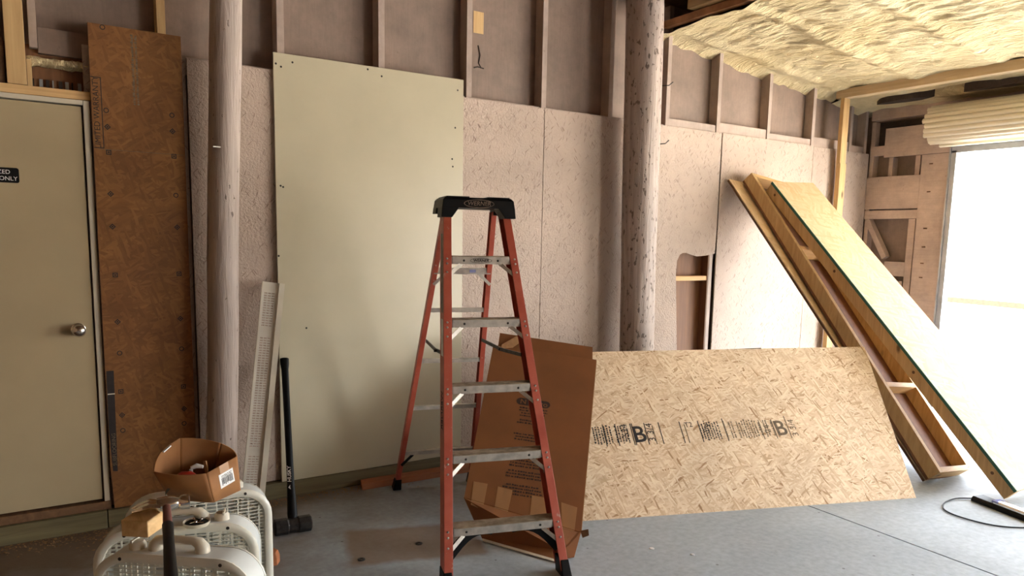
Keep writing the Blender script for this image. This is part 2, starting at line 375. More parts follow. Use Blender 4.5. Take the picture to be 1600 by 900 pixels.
# ------------------------------------------------------------------ setting: floor, ground, shell
XL, YR = -2.7, -9.8          # left wall and rear wall planes
b = MB()
ja, jb = V((3.93, 0.12, 0)), V((3.45, YR, 0))      # saw joint across the slab
g = .006
b.add([(XL, .12, 0), (ja.x - g, .12, 0), (jb.x - g, YR, 0), (XL, YR, 0)], [(0, 1, 2, 3)])
b.add([(ja.x + g, .12, 0), (WX + .1, .12, 0), (WX + .1, YR, 0), (jb.x + g, YR, 0)], [(0, 1, 2, 3)])
b.add([(ja.x - g, .12, 0), (ja.x - g, .12, -.02), (jb.x - g, YR, -.02), (jb.x - g, YR, 0), (ja.x + g, .12, 0), (ja.x + g, .12, -.02), (jb.x + g, YR, -.02), (jb.x + g, YR, 0)],
      [(0, 1, 2, 3), (4, 7, 6, 5), (1, 5, 6, 2)])
b.mm((XL, YR, -.2), (WX + .1, .12, -.03))
floor = tag(b.build('floor', 'concrete'), kind='structure')
b = MB(); b.mm((WX + .1, -60, -.3), (90, 60, -.03)); ground = tag(b.build('ground', 'ground'), kind='structure')
b = MB(); b.bar((24.4, 12, .03), (20.9, -1.5, .03), .12, .20)
tag(b.build('ground_edging', 'rust_dark'), 'low rusty edging strip across the sunlit yard outside the doorway', 'edging')

def ceil_z(x): return 3.14 - .093 * (x - 4.2)
# roof deck: sloped slab over everything
b = MB(); zl, zr = ceil_z(XL) + .28, ceil_z(7.2) + .22
b.hexa([(XL, YR, zl), (7.2, YR, zr), (7.2, .2, zr), (XL, .2, zl), (XL, YR, zl + .05), (7.2, YR, zr + .05), (7.2, .2, zr + .05), (XL, .2, zl + .05)])
ceiling = tag(b.build('ceiling', 'brown_wood'), kind='structure')
def foam_grid(x0, x1, y0, y1, nx, ny, fn, name):
    b = MB(); vs = []
    for i in range(nx + 1):
        for j in range(ny + 1):
            x = x0 + (x1 - x0) * i / nx; y = y0 + (y1 - y0) * j / ny; vs.append((x, y, fn(x, y)))
    b.add(vs, [(i * (ny + 1) + j, (i + 1) * (ny + 1) + j, (i + 1) * (ny + 1) + j + 1, i * (ny + 1) + j + 1) for i in range(nx) for j in range(ny)])
    return b.build(name, 'foam', ceiling, smooth=True)
def foam_h(x, y):
    z = ceil_z(x)
    ph = ((y + .10) / .66) % 1.0; d = min(ph, 1 - ph) * .66
    ridge = math.exp(-(d / .06) ** 2)
    z -= .025 * ridge + .03 * mnoise.noise(V((x * 2.1, y * 2.1, 0))) + .012 * mnoise.noise(V((x * 9, y * 5, 3)))
    rip = max(.1, min(1.0, (-.06 - y) / .2)); z -= rip * .016 * mnoise.noise(V((x * 17 + y * 3, y * 4 - x, 7))) + rip * .008 * mnoise.noise(V((x * 36, y * 9, 9)))
    if y > -.12: z -= .05 * ((y + .12) / .2) ** 2 + .02 * mnoise.noise(V((x * 10, y * 6, 1))) * (y + .12) / .2
    if x > 6.22: z += .07 * min(1, (x - 6.22) / .12) * max(0, mnoise.noise(V((y * 2.2, 4, 0))) + .35)
    if x < 4.30: z -= .03 * ((4.30 - x) / .18)
    return z
foam_grid(4.12, 6.46, .11, YR + .05, 230, 560, foam_h, 'spray_foam')
def foam_h2(x, y):
    z = 2.90 - .06 * (x - 6.45) / .5 + .02 * mnoise.noise(V((x * 8, y * 5, 2)))
    u = (x - 6.66) / .035
    crack = math.exp(-u * u) * max(0.0, min(1.0, 1.6 * math.sin((y + .32) * -3.3))) if y < -.32 else 0.0
    z += .30 * crack - .025 * math.exp(-((x - 6.74) / .06) ** 2)
    if y > -.08: z -= .04 * (y + .08) / .2
    return z
foam_grid(6.44, WX + .09, .11, YR + .05, 40, 300, foam_h2, 'spray_foam')
b = MB(); b.mm((6.355, YR, 2.885), (6.445, .0, 2.965)); b.build('nailer', 'pale_pine', ceiling, bevel=.003)
b = MB(); b.mm((4.04, YR, 3.185), (4.12, -.34, 3.42)); b.build('rafter', 'tan_wood', ceiling, bevel=.003)
b = MB(); b.bar((4.12, -.05, 3.150), (4.12, -5.6, 3.18), .05, .05); b.build('rafter', 'rust', ceiling, bevel=.003)
for x in (2.6, 1.2, -.2, -1.6):
    b = MB(); b.mm((x, YR, ceil_z(x) + .02), (x + .04, .1, ceil_z(x) + .26)); b.build('rafter', 'brown_wood', ceiling)

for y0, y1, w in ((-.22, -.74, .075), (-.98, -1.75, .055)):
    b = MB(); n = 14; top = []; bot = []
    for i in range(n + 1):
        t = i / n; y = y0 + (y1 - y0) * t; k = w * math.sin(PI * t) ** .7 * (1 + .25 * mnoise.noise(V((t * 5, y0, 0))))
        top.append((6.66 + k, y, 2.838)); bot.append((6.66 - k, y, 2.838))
    b.prism(top + bot[::-1], (0, 0, .10)); b.build('foam_gap_shade', 'dark_wood', ceiling)  # flat dark lens painted in for the shade of a gap in the foam
# back wall: outer sheathing + bare studs above, strand board below
b = MB(); b.mm((.30, .10, 0), (WX + .1, .12, 3.6)); b.mm((XL, .10, 2.42), (.30, .12, 3.9)); b.mm((XL, .10, 0), (.30, .12, 2.42))
wall_back = tag(b.build('wall_back', 'pink_ply'), kind='structure')
STUDS = [1.265, 1.866, 2.47, 3.063, 3.664, 4.242, 4.817, 5.452, 6.071, 6.655, 6.90]
for i, x in enumerate(STUDS):
    b = MB(); b.mm((x - .02, .012, .10), (x + .02, .10, 3.75 - .1 * max(0, x))); b.build('stud', 'pink_wood', wall_back, bevel=.0015)
b = MB(); b.mm((.64, .012, .1), (.68, .10, 3.7)); b.build('stud', 'pine_z', wall_back, bevel=.0015)
b = MB(); b.mm((-.012, -.005, 2.215), (.066, .085, 3.8)); b.build('stud', 'pine_z', wall_back, bevel=.002)
b = MB(); b.mm((-.045, .012, 2.215), (-.018, .085, 2.42)); b.build('stud', 'brown_wood', wall_back, bevel=.0015)
b = MB(); b.mm((.085, .045, 2.40), (.118, .10, 3.8)); b.build('stud', 'pink_wood', wall_back, bevel=.0015)
b = MB(); b.mm((.12, .06, 2.38), (.64, .10, 2.50)); b.build('nailer', 'pink_ply', wall_back, bevel=.002)
xs = [.66] + STUDS
for i, (a, c) in enumerate(zip(xs[:-1], xs[1:])):
    if c - a < .1: continue
    t = 2.452 if i < 6 else 2.50 + .025 * (i % 2)
    b = MB(); b.mm((a + .021, .030 if i < 6 else .02, 2.36), (c - .021, .10, t)); b.build('nailer', 'pink_wood', wall_back, bevel=.0015)
PANELS = [(.772, 1.843), (1.847, 3.063), (3.067, 3.948), (3.952, 4.853), (4.867, 6.078), (6.082, WX - .002)]
for i, (x0, x1) in enumerate(PANELS):
    b = MB(); z0, z1 = .10, 2.44 + (0.0, 0.0, .002, .0, .004, -.003)[i]
    if i == 3:
        pts = [(x0, z0), (4.452, z0), (4.456, .68), (4.425, 1.05), (4.405, 1.30), (4.412, 1.40), (4.44, 1.448), (4.475, 1.462), (4.52, 1.462), (4.57, 1.448), (4.64, 1.435), (4.74, 1.442), (4.81, 1.452), (4.846, 1.46), (x1, 1.60), (x1, z1), (x0, z1)]
        b.prism([(x, 0, z) for x, z in pts], (0, .011, 0))
    else: b.mm((x0, 0, z0), (x1, .011, z1))
    b.build('osb_panel', 'pink_osb', wall_back, bevel=.0015, uv=((1, 0, 0), (0, 0, 1)))
b = MB(); b.mm((.30, .02, .10), (.768, .031, 2.44)); b.build('osb_panel', 'pink_osb', wall_back, uv=((1, 0, 0), (0, 0, 1)))
# inside the sawn hole
b = MB(); b.mm((4.263, .088, .10), (4.796, .0985, 1.9)); b.build('bare_board', 'brown_ply', wall_back)
b = MB(); b.mm((4.263, .02, 1.235), (4.796, .088, 1.273)); b.build('nailer', 'pine_x', wall_back, bevel=.0015)
for x in (4.263, 4.786):
    b = MB(); b.mm((x, .014, .10), (x + .010, .087, 1.9)); b.build('bare_board', 'brown_ply', wall_back)
b = MB(); b.mm((.30, -.045, 0), (WX, .10, .095)); b.build('sole_plate', 'treated_x', wall_back, bevel=.003)
b = MB(); b.mm((XL, -.045, 0), (.296, .10, .095)); b.build('sole_plate', 'treated_x', wall_back, bevel=.003)
# bare patch, its stain and a couple of bark scars on the upper plywood
b = MB(); b.mm((2.548, .0975, 2.876), (2.624, .1, 3.012)); tag(b.build('bare_patch', 'pine_z', wall_back), 'bare unpainted wood patch')
b = MB(); b.tube([(2.585, .0985, 2.80), (2.60, .0985, 2.74), (2.59, .0985, 2.69), (2.61, .0985, 2.66)], .005, 5); b.build('bark_scar', 'dark_wood', wall_back)
b = MB(); b.tube([(2.555, .0985, 2.655), (2.585, .0985, 2.665), (2.63, .0985, 2.66)], .004, 5); b.build('bark_scar', 'dark_wood', wall_back)
# header and the foam-lined gap above the door
b = MB(); b.mm((XL, -.004, 2.172), (.325, .09, 2.213)); b.build('header', 'pine_x', wall_back, bevel=.002)
b = MB(); b.mm((XL, .09, 2.0), (.33, .10, 2.42)); b.build('bare_board', 'brown_ply', wall_back)
for k in range(9):
    b = MB(); x = .09 + k * .027; b.mm((x, .078, 2.213), (x + (.015 if k % 3 else .006), .09, 2.262)); b.build('lath', ('dark_wood', 'galv')[k % 2], wall_back)
def foam_strip():
    b = MB(); Ls = []
    for i in range(41):
        x = .07 + .50 * i / 40; L = []
        for j in range(12):
            a = 2 * PI * j / 12; r = 1 + .5 * mnoise.noise(V((x * 30, math.cos(a) * 2, math.sin(a) * 2)))
            L.append((x, .062 + .040 * math.cos(a) * r, 2.338 + .022 * math.sin(a) * r))
        Ls.append(L)
    b.loops(Ls, cap=True); return b.build('foam_bead', 'foam', wall_back, smooth=True)
foam_strip()
b = MB(); b.mm((.068, .0, 2.213), (.088, .08, 2.335)); b.build('lath', 'pine_z', wall_back, bevel=.001)
# door sill board
b = MB(); b.mm((XL, -.02, .096), (.320, .09, .138)); b.build('sill_board', 'brown_wood', wall_back, bevel=.002)

# door with frame and knob
b = MB(); b.mm((-.70, -.004, .150), (.282, .04, 2.140)); door = tag(b.build('door_1', 'door_paint', bevel=.002), kind='structure')
b = MB(); b.mm((.290, -.016, .139), (.316, .088, 2.169)); b.build('door_jamb', 'frame_white', door, bevel=.002)
b = MB(); b.mm((-.73, -.016, 2.146), (.289, .088, 2.169)); b.build('door_jamb', 'frame_white', door, bevel=.002)
kn = MB(); kn.tube([(.216, -.0045, 1.046), (.216, -.010, 1.046), (.216, -.012, 1.046)], [.033, .033, .028], 24)
kn.tube([(.216, -.010, 1.046), (.216, -.030, 1.046)], .013, 16)
prof = [(.028, .014), (.034, .024), (.046, .031), (.060, .031), (.070, .024), (.076, .012), (.0765, .004)]
kn.tube([(.216, -p, 1.046) for p, r in prof], [r for p, r in prof], 24)
knob = tag(kn.build('door_knob', 'chrome', door, smooth=True), 'round satin metal knob')
# black sign screwed to the door
sg = MB(); pts = []
for cx, cz, a0 in ((.000, 1.817, 0), (-.165, 1.817, 90), (-.165, 1.767, 180), (.000, 1.767, 270)):
    for k in range(5):
        a = math.radians(a0 + 22.5 * k); pts.append((cx + .010 * math.cos(a), -.0045, cz + .010 * math.sin(a)))
sg.prism(pts, (0, -.002, 0)); sign = tag(sg.build('door_sign', 'black'), 'black sign with white lettering on the white door', 'sign')
text('AUTHORIZED', 'sign_lettering', 'white', (.004, -.0068, 1.806), (1, 0, 0), (0, 0, 1), .027, sign, align='RIGHT').location.x = -.028
text('PERSONNEL ONLY', 'sign_lettering', 'white', (.004, -.0068, 1.776), (1, 0, 0), (0, 0, 1), .027, sign, align='RIGHT').location.x = -.001

# right wall
b = MB()
b.mm((WX + .10, DOOR_Y0 - .0, 0), (WX + .12, .12, 3.2)); b.mm((WX + .10, FILL_BAY_Y0, 0), (WX + .12, DOOR_Y1, 3.2)); b.mm((WX + .10, YR, 0), (WX + .12, FILL_BAY_Y1, 3.2)); b.mm((WX + .10, FILL_BAY_Y1, 2.7), (WX + .12, FILL_BAY_Y0, 3.2)); b.mm((WX + .10, DOOR_Y1, DOOR_Z + .05), (WX + .12, DOOR_Y0, 3.2))
wall_right = tag(b.build('wall_right', 'pink_ply'), kind='structure')
def rw(name, y0, y1, z0, z1, x0=0.0, x1=.012, mat='pink_lit', bev=.0015):
    b = MB(); b.mm((WX + x0, min(y0, y1), z0), (WX + x1, max(y0, y1), z1)); return b.build(name, mat, wall_right, bevel=bev)
rw('top_plate', .0, YR, 2.748, 2.86, .0, .10)
rw('wide_board', -.17, -.80, 2.388, 2.655, -.032, -.0125)
rw('block', -.002, -.169, 2.415, 2.505, .012, .05)
rw('plywood_panel', -.002, -.523, 1.905, 2.21, -.008, .006, 'pink_lit')
rw('block', -.002, -.523, 1.812, 1.892, .000, .045)
rw('backing_or_shade_board', -.002, -.80, 2.5, 2.735, .085, .098, 'dark_wood')  # dark sheet standing in for the shade inside the gap
rw('stud', -.20, -.24, 2.21, 2.388, .012, .10)
rw('stud', -.455, -.50, 2.21, 2.388, .012, .10)
rw('stud', -.44, -.505, .10, 1.81, .012, .09)
rw('block', -.24, -.44, 1.27, 1.405, .01, .06)
rw('plywood_panel', -.10, -.43, .55, 1.225, .004, .016, 'pink_lit')
rw('corner_stud', -.0, -.04, .10, 2.735, .016, .10)
b = MB(); b.bar((WX + .04, -.03, 1.80), (WX + .04, -.235, 1.44), .05, .075, V((1, 0, 0))); b.build('brace', 'pink_lit', wall_right, bevel=.0015)
rw('door_post', -.525, -.785, .0, 2.386, -.012, .10)
rw('sole_plate', -.0, -.52, .0, .095, .0, .10, 'treated_x')
rw('door_post', DOOR_Y1, DOOR_Y1 - .25, .0, 2.735, -.012, .10)
rw('header', DOOR_Y0 + .01, DOOR_Y1, 2.43, 2.664, -.002, .10)
for z in (2.30, 2.05, 1.72, 1.55, 1.4, 1.27):
    b = MB(); b.tube([(WX - .0122, -.60, z), (WX - .0125, -.63, z)], .006, 6); b.build('nail_scar', 'brown_wood', wall_right)
# steel guide and head angle of the shutter opening
gd = MB(); gd.mm((WX - .045, -.845, 0), (WX + .04, -.787, 2.40)); o = gd.build('door_guide', 'galv', wall_right, bevel=.003)
gd = MB(); gd.mm((WX - .055, -.800, 0), (WX - .045, -.787, 2.42)); gd.build('door_guide', 'galv', wall_right)
gd = MB(); gd.mm((WX - .045, DOOR_Y1, 2.375), (WX + .05, -.79, 2.43)); gd.build('head_angle', 'galv', wall_right, bevel=.003)
gd = MB(); gd.mm((WX - .09, DOOR_Y1, 2.43), (WX - .003, -.80, 2.436)); gd.build('head_angle', 'galv', wall_right)

# rolled-up shutter over the opening
rs = thing('roller_shutter', 'cream ribbed steel shutter rolled up above the bright doorway', 'shutter', (6.735, -.70, 2.43))
cx, cz, rr_ = 6.735, 2.605, .158
NS = 22
for k in range(NS):
    a0, a1 = 2 * PI * k / NS, 2 * PI * (k + 1) / NS
    P = []
    for t in (0, .15, .4, .6, .85, 1.0):
        a = a0 + (a1 - a0) * t; q = rr_ + (-.008, -.002, .006, .006, -.002, -.008)[(0, .15, .4, .6, .85, 1.0).index(t)]
        P.append((cx + q * math.cos(a), cz + q * math.sin(a)))
    b = MB(); y0 = -.71 + .012 * math.sin(k * 2.1)
    b.loops([[(x, y0, z) for x, z in P], [(x, DOOR_Y1 - .05, z) for x, z in P]], closed=False)
    b.build('slat', 'shutter', rs, smooth=True, solid=.004)
b = MB(); b.tube([(cx, -.735, cz), (cx, DOOR_Y1 - .08, cz)], .135, 24); b.build('drum', 'shutter', rs, smooth=True)
b = MB(); b.mm((WX - .13, DOOR_Y1, 2.425), (WX - .10, -.73, 2.462)); b.mm((WX - .135, -1.15, 2.43), (WX - .13, -.73, 2.44)); b.build('bottom_bar', 'shutter', rs, bevel=.003)
b = MB(); b.mm((cx - .02, -.72, cz - .02), (WX - .034, -.712, cz + .02)); b.build('bracket', 'galv', rs)

# out-of-frame shell
b = MB(); b.mm((XL - .02, YR, 0), (XL, .12, 4.2)); tag(b.build('wall_left', 'hidden_wall'), kind='structure')
b = MB(); b.mm((XL, YR - .02, 0), (WX + .12, YR, 4.2)); tag(b.build('wall_rear', 'hidden_wall'), kind='structure')

# round timber poles (posts that carry the roof)
def pole(name, x0, y0, x1, y1, z1, r0, r1, label, mat='pole_paint'):
    b = MB(); n, k = 28, 60; Ls = []
    for i in range(k + 1):
        t = i / k; z = z1 * t; L = []
        for j in range(n):
            a = 2 * PI * j / n
            r = (r0 + (r1 - r0) * t) * (1 + .05 * mnoise.noise(V((math.cos(a) * 1.5, math.sin(a) * 1.5, z * 1.3 + r0 * 50))) + .018 * mnoise.noise(V((math.cos(a) * 7, math.sin(a) * 7, z * 4))))
            L.append((x0 + (x1 - x0) * t + .012 * mnoise.noise(V((z * .9, 3, r0 * 9))) + r * math.cos(a), y0 + (y1 - y0) * t + r * math.sin(a), z))
        Ls.append(L)
    b.loops(Ls, cap=True); o = b.build(name, mat, smooth=True); return tag(o, label, 'post')
pl_ = pole('timber_post', .838, -.137, .968, -.137, 3.45, .080, .078, 'mauve painted round timber post beside the brown strand board panel')
pr_ = pole('timber_post', 3.855, -.185, 3.775, -.185, 3.40, .122, .136, 'thick pitted round timber post under the beam, right of the ladder', 'pole_pitted')
for z, s in ((2.66, .06), (2.25, .05)):
    b = MB(); b.tube([(3.90, -.20, z), (3.91 + s, -.265, z + .005), (3.915 + s * 1.4, -.275, z + .03)], .004, 6); b.build('bent_nail', 'dark_metal', pr_)
b = MB(); b.mm((.845, -.216, 1.975), (.881, -.208, 1.981)); tag(b.build('staple', 'white', pl_), 'white staple')
# bare lumber post under the nailer
b = MB(); b.mm((6.36, -.095, 0), (6.45, -.0505, 2.3)); b.mm((6.352, -.092, 2.3), (6.44, -.0535, 2.884))
tag(b.build('lumber_post', 'pine_z', bevel=.002), 'bare yellow two-by-four standing upright against the wall by the corner', 'post')

# ------------------------------------------------------------------ big sheets against the wall
# aged strand-board strip between the door and the left pole
am = thing('strand_board_strip', 'tall narrow amber strand board panel printed with black nail marks, beside the door', 'panel', (.53, -.03, .10))
b = MB(); AY = -.034
b.prism([(.324, AY, .30), (.333, AY, .10), (.742, AY, .10), (.742, AY, 2.535), (.326, AY, 2.535), (.322, AY, 1.2)], (0, .016, 0))
b.build('board', 'amber_osb', am, uv=((1, 0, 0), (0, 0, 1)))
b = MB(); b.mm((.35, -.0175, .096), (.72, -.001, 2.50)); b.build('backing_or_shade_board', 'brown_ply', am)
MARKS = [('c', .389, 2.522), ('c', .387, 2.13), ('d', .389, 2.051), ('s', .389, 1.928), ('d', .388, 1.725), ('d', .389, 1.563), ('s', .39, 1.32), ('d', .39, 1.081), ('c', .392, .919), ('s', .389, .718), ('d', .389, .593), ('c', .389, .511),
         ('c', .686, 2.138), ('d', .686, 2.058), ('s', .688, 1.932), ('c', .69, 1.733), ('d', .69, 1.568), ('s', .69, 1.324), ('d', .688, 1.086), ('c', .688, .923), ('s', .69, .717), ('d', .689, .594), ('c', .686, .513)]
for k, x, z in MARKS:
    n, ro, a0 = {'c': (14, .0125, 0), 's': (4, .0165, PI / 4), 'd': (4, .0150, 0)}[k]
    ri = ro - (.0042 if k == 'c' else .0062)
    L = lambda r, y: [(x + r * math.cos(a0 + 2 * PI * i / n), y, z + r * math.sin(a0 + 2 * PI * i / n)) for i in range(n)]
    b = MB(); b.loops([L(ri, AY), L(ri, AY - .0006), L(ro, AY - .0006), L(ro, AY)])
    if k != 'c': b.mm((x - .004, AY - .0006, z - .004), (x + .004, AY, z + .004))
    b.build('nail_mark', 'ink', am)
b = MB()
for (x0, z0, x1, z1) in ((.326, 1.945, .371, 1.949), (.326, 2.281, .371, 2.285), (.367, 1.945, .371, 2.285)):
    b.mm((x0, AY - .0006, z0), (x1, AY, z1))
b.build('printed_box', 'ink', am)
text('LIMITED WARRANTY', 'printed_lettering', 'ink', (.346, AY - .0006, 2.115), (0, 0, 1), (-1, 0, 0), .0365, am)
rnd = random.Random(3)
b = MB(); ticks(b, V((.520, AY - .0004, 2.17)), V((0, 0, 1)), V((-1, 0, 0)), 2, .012, .005, .003, .010, .33, rnd); tag(b.build('faded_print', 'ink_soft', am), kind='stuff')
b = MB(); b.mm((.345, AY - .0006, 1.940), (.735, AY, 1.942)); b.build('printed_line', 'ink_soft', am)
b = MB(); b.prism([(.327, AY - .0004, .83), (.361, AY - .0004, .83), (.356, AY - .0004, .297), (.334, AY - .0004, .30), (.325, AY - .0004, .55)], (0, -.0004, 0)); b.build('black_strip', 'ink', am)
text('SUBFLOORING', 'printed_lettering', 'ink_soft', (.346, AY - .0014, .415), (0, 0, 1), (-1, 0, 0), .026, am)
b = MB(); b.mm((.328, AY - .0012, .706), (.361, AY - .0008, .712)); b.build('printed_line', 'frame_white', am)

# cream painted board leaning on the wall, standing on the sole plate
wb = thing('painted_board', 'large cream painted sheet leaning upright on the wall behind the ladder', 'panel', (1.81, -.03, .096))
b = MB(); b.hexa([(1.206, -.036, .0965), (2.412, -.036, .0965), (2.412, -.024, .0965), (1.206, -.024, .0965),
                  (1.213, -.020, 2.533), (2.412, -.020, 2.540), (2.412, -.008, 2.540), (1.213, -.008, 2.533)])
b.build('sheet', 'white_board', wb, bevel=.0015)
for x, z in [(1.255, 2.46), (1.227, 2.473), (1.319, 2.492), (1.852, 2.488), (2.353, 2.238), (2.332, 2.042), (2.337, 1.995), (1.238, 1.813), (1.252, 1.807), (2.369, 2.471), (1.369, 1.002), (1.236, 1.214), (1.218, 1.421), (1.764, 2.516), (1.24, .30), (2.39, 1.42)]:
    y = -.036 + .016 * (z - .0965) / 2.44
    b = MB(); b.tube([(x, y + .001, z), (x, y - .0006, z)], .006, 8); b.build('nail_hole', 'ink', wb)

# perforated vinyl strip leaning beside it (real slots)
vs = thing('perforated_strip', 'long cream perforated vinyl strip leaning beside the cream board', 'strip', (1.0, -.17, 0))
o = V((.918, -.232, 0.0)); t_ = V((1.118, -.058, 1.280)); ey = (t_ - o); Ls_ = ey.length; ey.normalize()
ex = V((1, -.08, 0)); ex = (ex - ey * ex.dot(ey)).normalized(); ez = ex.cross(ey)
cols = [0, .014, .030, .034, .050, .054, .070, .074, .088]
rows = [0.0]; z = .0
while z < Ls_ - .06:
    if int(z / .33) % 2 == 1 and (z % .33) < .05: z += .05; rows.append(z)
    z += .0075; rows.append(z); z += .0065; rows.append(z)
rows.append(Ls_)
b = MB(); idx = {}
for i, y in enumerate(rows):
    for j, x in enumerate(cols): idx[i, j] = len(b.v); b.v.append(tuple(o + ex * x + ey * y))
for i in range(len(rows) - 1):
    for j in range(len(cols) - 1):
        if i % 2 == 1 and j in (1, 3, 5) and rows[i + 1] - rows[i] < .01: continue
        b.f.append((idx[i, j], idx[i, j + 1], idx[i + 1, j + 1], idx[i + 1, j]))
b.build('slotted_web', 'vinyl', vs, solid=.002)
b = MB()
b.ob(o, ex, ey, ez, (-.004, 0, -.002), (0, Ls_, .010)); b.ob(o, ex, ey, ez, (.088, 0, -.002), (.092, Ls_, .016)); b.ob(o, ex, ey, ez, (.092, 0, .012), (.118, Ls_, .016)); b.ob(o, ex, ey, ez, (.115, 0, -.002), (.118, Ls_, .012))
b.build('edge_channel', 'frame_white', vs)

# sledgehammer
sl = thing('sledgehammer', 'black long-handled sledgehammer leaning on the cream board', 'hammer', (1.10, -.57, 0))
hd = MB(); a = math.radians(-5)
c0 = V((1.102, -.585, .041)); hx = V((math.cos(a), math.sin(a), 0)); hy = V((-math.sin(a), math.cos(a), 0)); hz = V((0, 0, 1))
def octo(cx, r): return [c0 + hx * cx + (hy * math.cos(PI / 8 + PI / 4 * j) + hz * math.sin(PI / 8 + PI / 4 * j)) * r for j in range(8)]
hd.loops([octo(-.096, .034), octo(-.090, .043), octo(-.030, .043), octo(-.022, .038), octo(.022, .038), octo(.030, .043), octo(.090, .043), octo(.096, .034)], cap=True)
hd.build('head', 'dark_metal', sl, bevel=.002)
top = V((1.229, -.058, .832)); d = (top - c0)
hp = MB(); pr = [(0.0, .020), (.06, .026), (.12, .024), (.25, .019), (.55, .0185), (.80, .019), (.93, .020), (.965, .024), (1.0, .025)]
hp.tube([c0 + d * t for t, r in pr], [r for t, r in pr], 16, .8); hp.build('handle', 'black', sl, smooth=True)
du = d.normalized(); dx = (V((.55, .83, 0)).cross(V((0, 0, 1)))); dx = (dx - du * dx.dot(du)).normalized(); dn = du.cross(-dx) * -1
fn = (-dx).cross(du); fn = fn if fn.y < 0 else -fn
lx = du.cross(fn) * -1
text('HUSKY', 'handle_lettering', 'white', c0 + d * .28 + fn * .0205, du, fn.cross(du), .028, sl, shear=.2, offset=.0006)
b = MB(); q = c0 + d * .205 + fn * .0202; s_ = fn.cross(du)
b.prism([q - du * .012 - s_ * .004, q + s_ * .009, q + du * .014 - s_ * .002, q + du * .002 - s_ * .001], fn * .0008); b.build('emblem', 'white', sl)

# orange board lying along the sole plate
b = MB(); b.hexa([(1.660, -.148, 0), (2.60, -.165, 0), (2.60, -.075, 0), (1.685, -.058, 0), (1.660, -.148, .040), (2.60, -.165, .040), (2.60, -.075, .040), (1.685, -.058, .040)])
tag(b.build('orange_board', 'red_board', bevel=.003), 'orange-brown board lying on the floor along the wall behind the ladder', 'board')

# ------------------------------------------------------------------ leaning floor sections (right)
def frame_axes(P, T, roll):
    el = (T - P); L = el.length; el.normalize()
    w0 = el.cross(V((0, 0, 1))).normalized(); n0 = w0.cross(el)
    ew = w0 * math.cos(roll) + n0 * math.sin(roll); en = ew.cross(el); return el, ew, en, L
# rear section: studs up, subfloor underneath
P = V((4.881, -1.893, -.005)); T = V((5.077, -.051, 2.06)); el, ew, en, L = frame_axes(P, T, -.172)
RW = .45
fr = thing('floor_frame', 'open wooden frame section leaning on the wall, its boards at the back', 'frame', (4.95, -1.9, 0))
def fb(lo, hi, name, mat, par, bevel=.0015, uv=None):
    b = MB(); b.ob(P, ew, el, en, lo, hi); return b.build(name, mat, par, bevel=bevel, uv=uv)
l0 = .045
fb((.0, l0, .0), (RW, L, .018), 'subfloor_sheet', 'brown_ply', fr, uv=(el, ew))
fb((.0, l0, .018), (.038, L, .107), 'side_rail', 'pine_z', fr)
fb((RW - .038, l0 + .02, .018), (RW, L, .107), 'side_rail', 'pine_z', fr)
fb((.038, l0, .018), (RW - .038, l0 + .038, .107), 'end_plate', 'pine_x', fr)
fb((.038, L - .038, .018), (RW - .038, L, .107), 'end_plate', 'pine_x', fr)
for q in (.70, 1.95): fb((.038, q, .018), (RW - .038, q + .038, .107), 'blocking', 'pine_x', fr)
RP, RE = P.copy(), (el.copy(), ew.copy(), en.copy(), L)
# loose strip of plywood behind it
lp = thing('plywood_strip', 'narrow plywood strip leaning on the wall left of the open frame', 'board', (4.75, -1.85, 0))
B0 = P + en * -.026 + ew * .03 + el * .05; T0 = V((4.923, -.035, 2.066)); e2 = (T0 - B0).normalized(); L2 = (T0 - B0).length
x2 = (ew - e2 * ew.dot(e2)).normalized(); n2 = x2.cross(e2)
b = MB(); b.ob(B0, x2, e2, n2, (0, 0, -.012), (.20, L2, .010)); b.build('sheet', 'ply', lp, bevel=.0015, uv=(e2, x2))
b = MB(); b.ob(B0, x2, e2, n2, (-.004, 0, -.012), (0, L2, .003)); tag(b.build('dark_edge', 'brown_wood', lp), 'dark edge')
# front section: subfloor up, studs underneath
P = V((5.001, -2.349, .078)); T = V((5.1372, -0.3067, 2.0503)); el, ew, en, L = frame_axes(P, T, .047)
FWB = .50
ff = thing('floor_section', 'wooden floor section with green-edged plywood face, leaning in front of the open frame', 'frame', (5.2, -2.2, 0))
b = MB(); Pt = lambda x, y, z: P + ew * x + el * y + en * z
b.hexa([Pt(0, 0, -.018), Pt(FWB + .03, 0, -.018), Pt(FWB - .03, L, -.018), Pt(0, L, -.018), Pt(0, 0, 0), Pt(FWB + .03, 0, 0), Pt(FWB - .03, L, 0), Pt(0, L, 0)])
b.build('subfloor_sheet', 'ply', ff, bevel=.001, uv=(el, ew))
b = MB(); b.ob(P, ew, el, en, (-.005, 0, -.020), (.001, L, .0006)); tag(b.build('sealed_edge', 'green_edge', ff), 'dark green edge')
fb((.004, 0, -.107), (.042, L, -.0182), 'side_rail', 'pine_z', ff)
fb((FWB - .085, 0, -.107), (FWB - .047, L, -.0182), 'side_rail', 'pine_z', ff)
for q in (.02, 1.0, 2.05, L - .04): fb((.042, q, -.107), (FWB - .085, q + .038, -.0182), 'blocking', 'pine_x', ff)
rnd = random.Random(11); b = MB()
ticks(b, P + ew * (FWB * .62) + el * (L - .35) + en * .0002, -el, ew, 1, .028, 0, .006, .016, .9, rnd)
ticks(b, P + ew * (FWB * .60) + el * (L - 1.5) + en * .0002, -el, ew, 1, .028, 0, .006, .016, .6, rnd)
tag(b.build('faded_print', 'pale_pine', ff), kind='stuff')
for q in (.16, .95, 1.9, 2.75):
    b = MB(); c = P + el * q + en * (-.06); b.tube([c + ew * .0045, c + ew * .0035], [.013, .010], 8); b.build('knot', 'brown_wood', ff)

